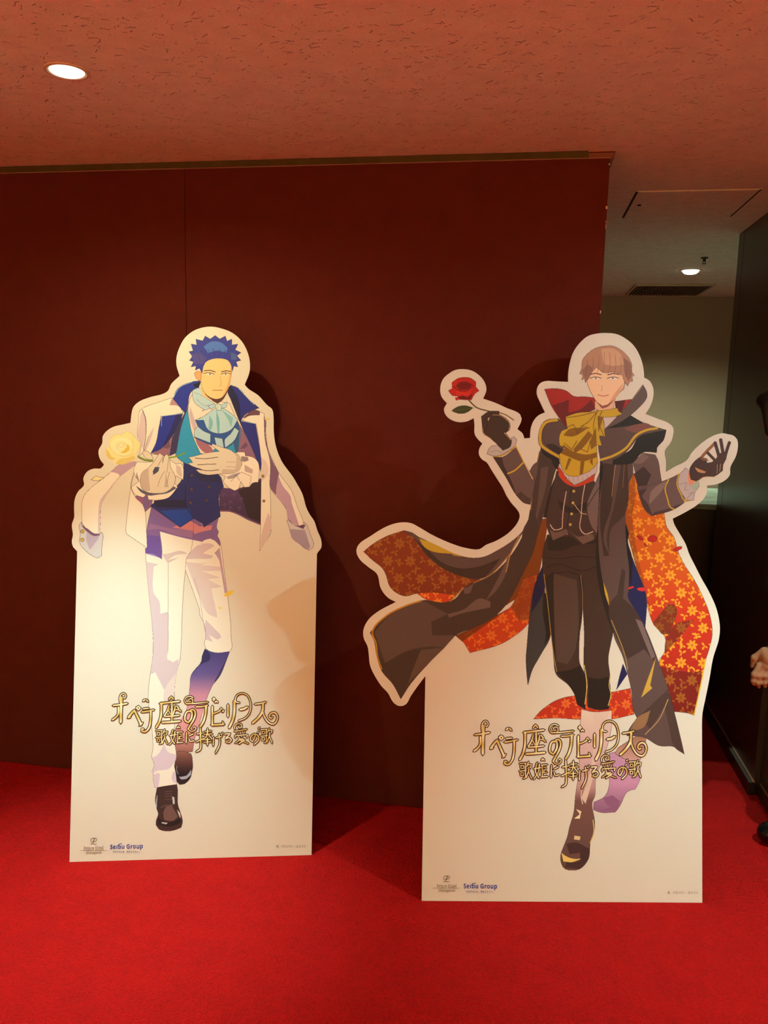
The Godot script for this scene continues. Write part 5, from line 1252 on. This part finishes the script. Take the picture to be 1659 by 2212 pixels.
func materials() -> void:
	M.carpet = tiled(rgb(192, 7, 6), grain(1024, 4, 0.72, 1.0, 0.2, 0.8), grain(512, 5, 0.0, 1.0, 0.5, 1.0), 1.4, 0.5, 0.95)
	M.wall = tiled(rgb(100, 35, 25), grain(512, 8, 0.82, 1.0, 0.25, 0.7), grain(512, 9, 0.0, 1.0, 0.1, 1.0), 0.7, 0.05, 0.9)
	M.ceiling = tiled(rgb(246, 240, 230), plaster(1024, 0.5, 0.94, 21), plaster(1024, 0.7, 0.8, 21), 1.25, 0.3, 0.95)  # fissures are darkened in the albedo too, for the shade inside them
	M.beige = tiled(rgb(196, 182, 158), grain(512, 31, 0.92, 1.0, 0.2, 0.5), null, 0.9, 0.0, 0.8)
	M.room = plain(rgb(226, 208, 184), 0.9)  # walls out of view, pale so that they bounce light to the ceiling
	M.dark = plain(rgb(58, 54, 46), 0.3)
	M.base = plain(rgb(38, 30, 28), 0.4)
	M.pale_edge = plain(rgb(150, 110, 90), 0.5)  # pale tone carries the light caught on skirting and rail edges
	M.rail = tiled(rgb(92, 74, 32), grain(256, 41, 0.75, 1.0, 0.5, 0.6), null, 0.3, 0.0, 0.55)
	M.rail_end = plain(rgb(120, 58, 34), 0.5)
	M.chip = plain(rgb(226, 206, 178), 0.8)
	M.foam = plain(rgb(236, 232, 226), 0.7)
	M.title_edge = plain(rgb(52, 18, 18), 0.5)
	M.title_gold = plain(Color.WHITE, 0.45)
	M.title_gold.vertex_color_use_as_albedo = true
	M.logo_brown = plain(rgb(112, 92, 74), 0.6)
	M.logo_blue = plain(rgb(36, 60, 160), 0.6)
	M.ink = plain(rgb(90, 78, 72), 0.6)
	M.ring = plain(rgb(214, 196, 168), 0.35)
	M.metal = plain(rgb(150, 150, 146), 0.4, 0.8)
	M.vent = plain(rgb(120, 106, 86), 0.55)
	M.vent_dark = plain(rgb(26, 22, 18), 0.9)
	M.counter = plain(rgb(22, 18, 17), 0.35)
	M.slab = tiled(rgb(168, 190, 180), grain(256, 51, 0.7, 1.0, 0.8, 0.3), null, 0.5, 0.0, 0.25)
	M.person = plain(Color.WHITE, 0.85, 0.0, 0.2)
	M.person.vertex_color_use_as_albedo = true
	M.hair = plain(rgb(16, 12, 12), 0.5)
	M.shoe = plain(rgb(14, 15, 14), 0.25)
	M.lamp = StandardMaterial3D.new()
	M.lamp.albedo_color = Color.WHITE
	M.lamp.emission_enabled = true
	M.lamp.emission = Color(1.0, 0.97, 0.88)
	M.lamp.emission_energy_multiplier = 3.0

# a recessed ceiling lamp: flange, reflector and glowing lens, with its light just below the lens
func downlight(label: String, at: Vector3, r: float, lights: Array, dome := 0.006) -> void:
	var root := thing("downlight", label, "ceiling light", Transform3D(Basis(), at), "recessed ceiling downlights")
	obj("trim_ring", lathe(PackedVector2Array([Vector2(r * 1.32, 0.0), Vector2(r * 1.30, -0.003), Vector2(r * 1.14, -0.004), Vector2(r * 1.02, -0.002), Vector2(r * 1.0, 0.0)])), M.ring, root)
	obj("lens", lathe(PackedVector2Array([Vector2(r, -0.001), Vector2(r * 0.93, -dome * 0.45), Vector2(r * 0.7, -dome * 0.8), Vector2(r * 0.35, -dome * 0.96), Vector2(0.0002, -dome)])), M.lamp, root)
	for l in lights:
		var s := SpotLight3D.new()
		s.light_color = l[0]
		s.light_energy = l[1]
		s.spot_angle = l[2]
		s.spot_angle_attenuation = l[3]
		s.light_size = r * 0.5
		s.spot_range = 12.0
		s.spot_attenuation = 2.0
		s.shadow_enabled = true
		s.name = "downlight_lamp"
		add_child(s, true)
		s.position = at + Vector3(0, -dome - 0.006, 0)
		s.basis = Basis.looking_at((l[4] if l.size() > 4 else Vector3.DOWN).normalized(), Vector3.FORWARD)

const CEIL := 2.354

func _ready() -> void:
	# camera, environment
	var cam := Camera3D.new()
	cam.name = "camera"
	cam.position = Vector3(0, 1.55, 0)
	cam.rotation_degrees = Vector3(-8.38315, 9.7484, 1.35195)
	cam.fov = rad_to_deg(2.0 * atan(1106.0 / 1720.0))
	cam.near = 0.05
	add_child(cam)
	var we := WorldEnvironment.new()
	we.name = "environment"
	var env := Environment.new()
	env.background_mode = Environment.BG_COLOR
	env.background_color = Color.BLACK
	env.tonemap_mode = Environment.TONE_MAPPER_LINEAR
	env.tonemap_exposure = EXPOSURE
	env.sdfgi_enabled = true
	env.ssao_enabled = true
	env.ssil_enabled = true
	we.environment = env
	add_child(we)
	materials()
	room()
	# lamps: the two in view and unseen ones placed to light the ceiling and the right standee
	downlight("white round ceiling downlight above the standee of the man in white", Vector3(-1.2, CEIL, -2.013), 0.043, [[Color(0.80, 1, 0.95), 8.0, 23.0, 1.0], [Color(0.92, 0.95, 0.74), 1.35, 80.0, 0.8]], 0.010)
	downlight("small far ceiling downlight in front of the air grille", Vector3(0.97, CEIL, -5.33), 0.05, [[Color(0.95, 1, 0.85), 3.2, 75.0, 0.8]], 0.026)
	for p in [Vector3(1.25, CEIL, -1.75)]:
		downlight("unseen ceiling downlight out of frame, placed to light the right standee", p, 0.041, [[Color(0.84, 1.0, 0.94), 5.0, 27.0, 1.0, Vector3(-0.5, -1.85, -0.52)], [Color(0.78, 1.0, 0.98), 1.5, 85.0, 0.35]])  # lamp out of view, aimed to light the right standee
	downlight("unseen left ceiling downlight behind the viewer, placed to brighten the ceiling", Vector3(-1.2, CEIL, 1.3), 0.041, [[Color(1, 0.94, 0.78), 62.0, 34.0, 1.0]])  # unseen pair; their bounce off the carpet is there to brighten the ceiling
	downlight("unseen right ceiling downlight behind the viewer, placed to brighten the ceiling", Vector3(1.0, CEIL, 1.3), 0.041, [[Color(1, 0.94, 0.78), 62.0, 34.0, 1.0]])
	for k in 3:  # unseen washers, bounced off the pale wall to brighten the ceiling
		downlight(["unseen left wall washer behind the viewer, placed to brighten the ceiling", "unseen middle wall washer behind the viewer, placed to brighten the ceiling", "unseen right wall washer behind the viewer, placed to brighten the ceiling"][k], Vector3(-2.0 + 1.7 * k, CEIL, 2.1), 0.05, [[Color(0.9, 1.0, 0.66), 10.0, 60.0, 1.0, Vector3(0, -0.85, 1.0)]])
	standees()
	fittings()
	person()

func room() -> void:
	struct(obj("floor", box(Vector3(-3.5, -0.1, -6.8), Vector3(3.3, 0.0, 3.2), 0.0), M.carpet))
	struct(obj("ceiling", box(Vector3(-3.5, CEIL, -6.8), Vector3(3.3, CEIL + 0.1, 3.2), 0.0), M.ceiling))
	# the dark red partition: two fabric panels on a core
	var back := Node3D.new()
	struct(put(back, "wall_back"))
	add_box(back, "core", Vector3(-3.4, 0.0, -2.93), Vector3(0.226, 2.325, -2.83), M.wall, 0.001)
	add_box(back, "panel", Vector3(-3.4, 0.001, -2.832), Vector3(-1.2362, 2.329, -2.816), M.wall, 0.0012)
	add_box(back, "panel", Vector3(-1.2344, 0.001, -2.832), Vector3(0.236, 2.329, -2.816), M.wall, 0.0012)
	for q in [[2.175, 0.010, 0.005], [2.13, 0.004, 0.003], [2.115, 0.016, 0.002], [1.84, 0.010, 0.003], [2.31, 0.006, 0.004]]:
		add_box(back, "paint_chip", Vector3(0.236 - q[2], q[0] - q[1] / 2, -2.822), Vector3(0.2366, q[0] + q[1] / 2, -2.8154), M.chip, 0.0008)
	var rail := Node3D.new()
	struct(put(rail, "trim_1"))
	add_box(rail, "head_rail", Vector3(-3.4, 2.331, -2.93), Vector3(0.18, CEIL, -2.814), M.rail, 0.002)
	add_box(rail, "rail_lit_edge", Vector3(-3.4, 2.3285, -2.82), Vector3(0.236, 2.3315, -2.8115), M.pale_edge, 0.001)  # thin pale strip painted as the highlight on the lower rail edge
	add_box(rail, "rail_end", Vector3(0.165, 2.327, -2.935), Vector3(0.248, CEIL - 0.006, -2.8125), M.rail_end, 0.003)
	add_box(rail, "rail_cap", Vector3(0.165, CEIL - 0.0055, -2.94), Vector3(0.252, CEIL, -2.8105), M.pale_edge, 0.001)
	# the dark glossy wall on the right
	var right := Node3D.new()
	struct(put(right, "wall_right"))
	add_box(right, "core", Vector3(1.0, 0.0, -4.2), Vector3(3.3, CEIL, -3.06), M.dark, 0.0)
	add_box(right, "panel", Vector3(0.977, 0.0, -4.21), Vector3(1.001, CEIL, -4.113), M.dark, 0.002)
	add_box(right, "panel", Vector3(0.977, 0.0, -4.111), Vector3(1.001, CEIL, -3.215), M.dark, 0.002)
	add_box(right, "panel", Vector3(0.997, 0.0, -3.215), Vector3(1.006, CEIL, -3.05), M.dark, 0.002)
	var bb := Node3D.new()
	struct(put(bb, "baseboard_right"))
	add_box(bb, "skirting", Vector3(0.953, 0.0, -4.215), Vector3(0.978, 0.052, -3.2), M.base, 0.002)
	add_box(bb, "skirting_lit_lip", Vector3(0.968, 0.052, -4.213), Vector3(0.978, 0.056, -3.203), M.pale_edge, 0.001)  # top edge coloured paler, as if catching light
	add_box(bb, "skirting", Vector3(0.988, 0.0, -3.2), Vector3(0.998, 0.052, -3.045), M.base, 0.002)
	add_box(bb, "skirting_lit_lip", Vector3(0.992, 0.052, -3.198), Vector3(0.998, 0.056, -3.047), M.pale_edge, 0.001)  # same painted light on the short skirting
	struct(obj("wall_far", box(Vector3(-3.5, 0.0, -6.8), Vector3(3.3, CEIL, -6.64), 0.0), M.beige))
	struct(obj("unseen_wall_left", box(Vector3(-3.5, 0.0, -6.8), Vector3(-3.4, CEIL, 3.2), 0.0), M.room))  # unseen, closes the room for indirect light
	struct(obj("unseen_wall_side", box(Vector3(3.2, 0.0, -6.8), Vector3(3.3, CEIL, 3.2), 0.0), M.room))  # unseen, also there for indirect light
	struct(obj("unseen_wall_front", box(Vector3(-3.5, 0.0, 3.1), Vector3(3.3, CEIL, 3.2), 0.0), M.room))  # unseen pale wall that bounces the washers onto the ceiling

func fittings() -> void:
	# access hatch in the ceiling: a flush panel in a shallow metal frame
	var hatch := thing("ceiling_hatch", "flush square access hatch in the ceiling beyond the red wall", "hatch", Transform3D(Basis(), Vector3(0.617, CEIL, -3.59)))
	add_box(hatch, "hatch_panel", Vector3(-0.222, -0.0035, -0.232), Vector3(0.222, 0.001, 0.232), M.ceiling, 0.001)
	for s in [-1.0, 1.0]:
		add_box(hatch, "gap", Vector3(0.2265 * s - 0.0045, -0.0012, -0.236), Vector3(0.2265 * s + 0.0045, 0.001, 0.236), M.vent_dark, 0.0003)
		add_box(hatch, "frame_edge", Vector3(-0.23, -0.002, 0.2345 * s - 0.002), Vector3(0.23, 0.001, 0.2345 * s + 0.002), M.ring, 0.0003)
	obj("lock", lathe(PackedVector2Array([Vector2(0.008, 0.0), Vector2(0.008, -0.004), Vector2(0.0002, -0.0045)]), 16), M.vent_dark, hatch).position = Vector3(-0.19, -0.003, 0.02)
	# air grille
	var grille := thing("air_grille", "dark slatted air grille in the ceiling near the far wall", "vent", Transform3D(Basis(), Vector3(0.985, CEIL, -6.21)))
	add_box(grille, "backing", Vector3(-0.25, -0.002, -0.26), Vector3(0.25, 0.0, 0.26), M.vent_dark, 0.0003)
	for s in [-1.0, 1.0]:
		add_box(grille, "frame", Vector3(-0.265, -0.014, 0.268 * s - 0.009), Vector3(0.265, 0.0, 0.268 * s + 0.009), M.ring, 0.002)
		add_box(grille, "frame", Vector3(0.258 * s - 0.007, -0.014, -0.26), Vector3(0.258 * s + 0.007, 0.0, 0.26), M.ring, 0.002)
	var slat := box(Vector3(-0.0045, -0.013, -0.258), Vector3(0.0045, 0.0, 0.258), 0.001)
	for k in 23:
		var o := obj("slat", slat, M.vent, grille)
		o.position = Vector3(-0.236 + k * 0.02145, -0.002, 0)
		o.rotation.z = 0.0
	# sprinkler head
	var sp := thing("sprinkler", "small dark sprinkler head hanging from the corridor ceiling", "sprinkler", Transform3D(Basis(), Vector3(0.955, CEIL, -4.87)))
	obj("escutcheon", lathe(PackedVector2Array([Vector2(0.021, 0.0), Vector2(0.020, -0.005), Vector2(0.009, -0.008), Vector2(0.007, -0.022), Vector2(0.0002, -0.022)]), 24), M.base, sp)
	obj("deflector", lathe(PackedVector2Array([Vector2(0.0002, -0.034), Vector2(0.012, -0.034), Vector2(0.013, -0.036), Vector2(0.0002, -0.037)]), 24), M.base, sp)
	for s in [-1.0, 1.0]:
		add_box(sp, "yoke_arm", Vector3(0.006 * s - 0.0015, -0.036, -0.002), Vector3(0.006 * s + 0.0015, -0.02, 0.002), M.base, 0.0005)
	# counter at the end of the dark wall
	var ct := thing("counter", "black counter with a pale stone top behind the right standee", "counter", Transform3D(Basis(), Vector3(0.95, 0, -4.7)))
	add_box(ct, "counter_body", Vector3(-0.5, 0.0, -0.4), Vector3(1.2, 1.0, 0.38), M.counter, 0.004)
	add_box(ct, "counter_top", Vector3(-0.52, 1.0, -0.42), Vector3(1.2, 1.03, 0.4), M.slab, 0.004)
	add_box(ct, "plinth", Vector3(-0.49, 0.0, 0.375), Vector3(1.2, 0.08, 0.384), M.base, 0.002)
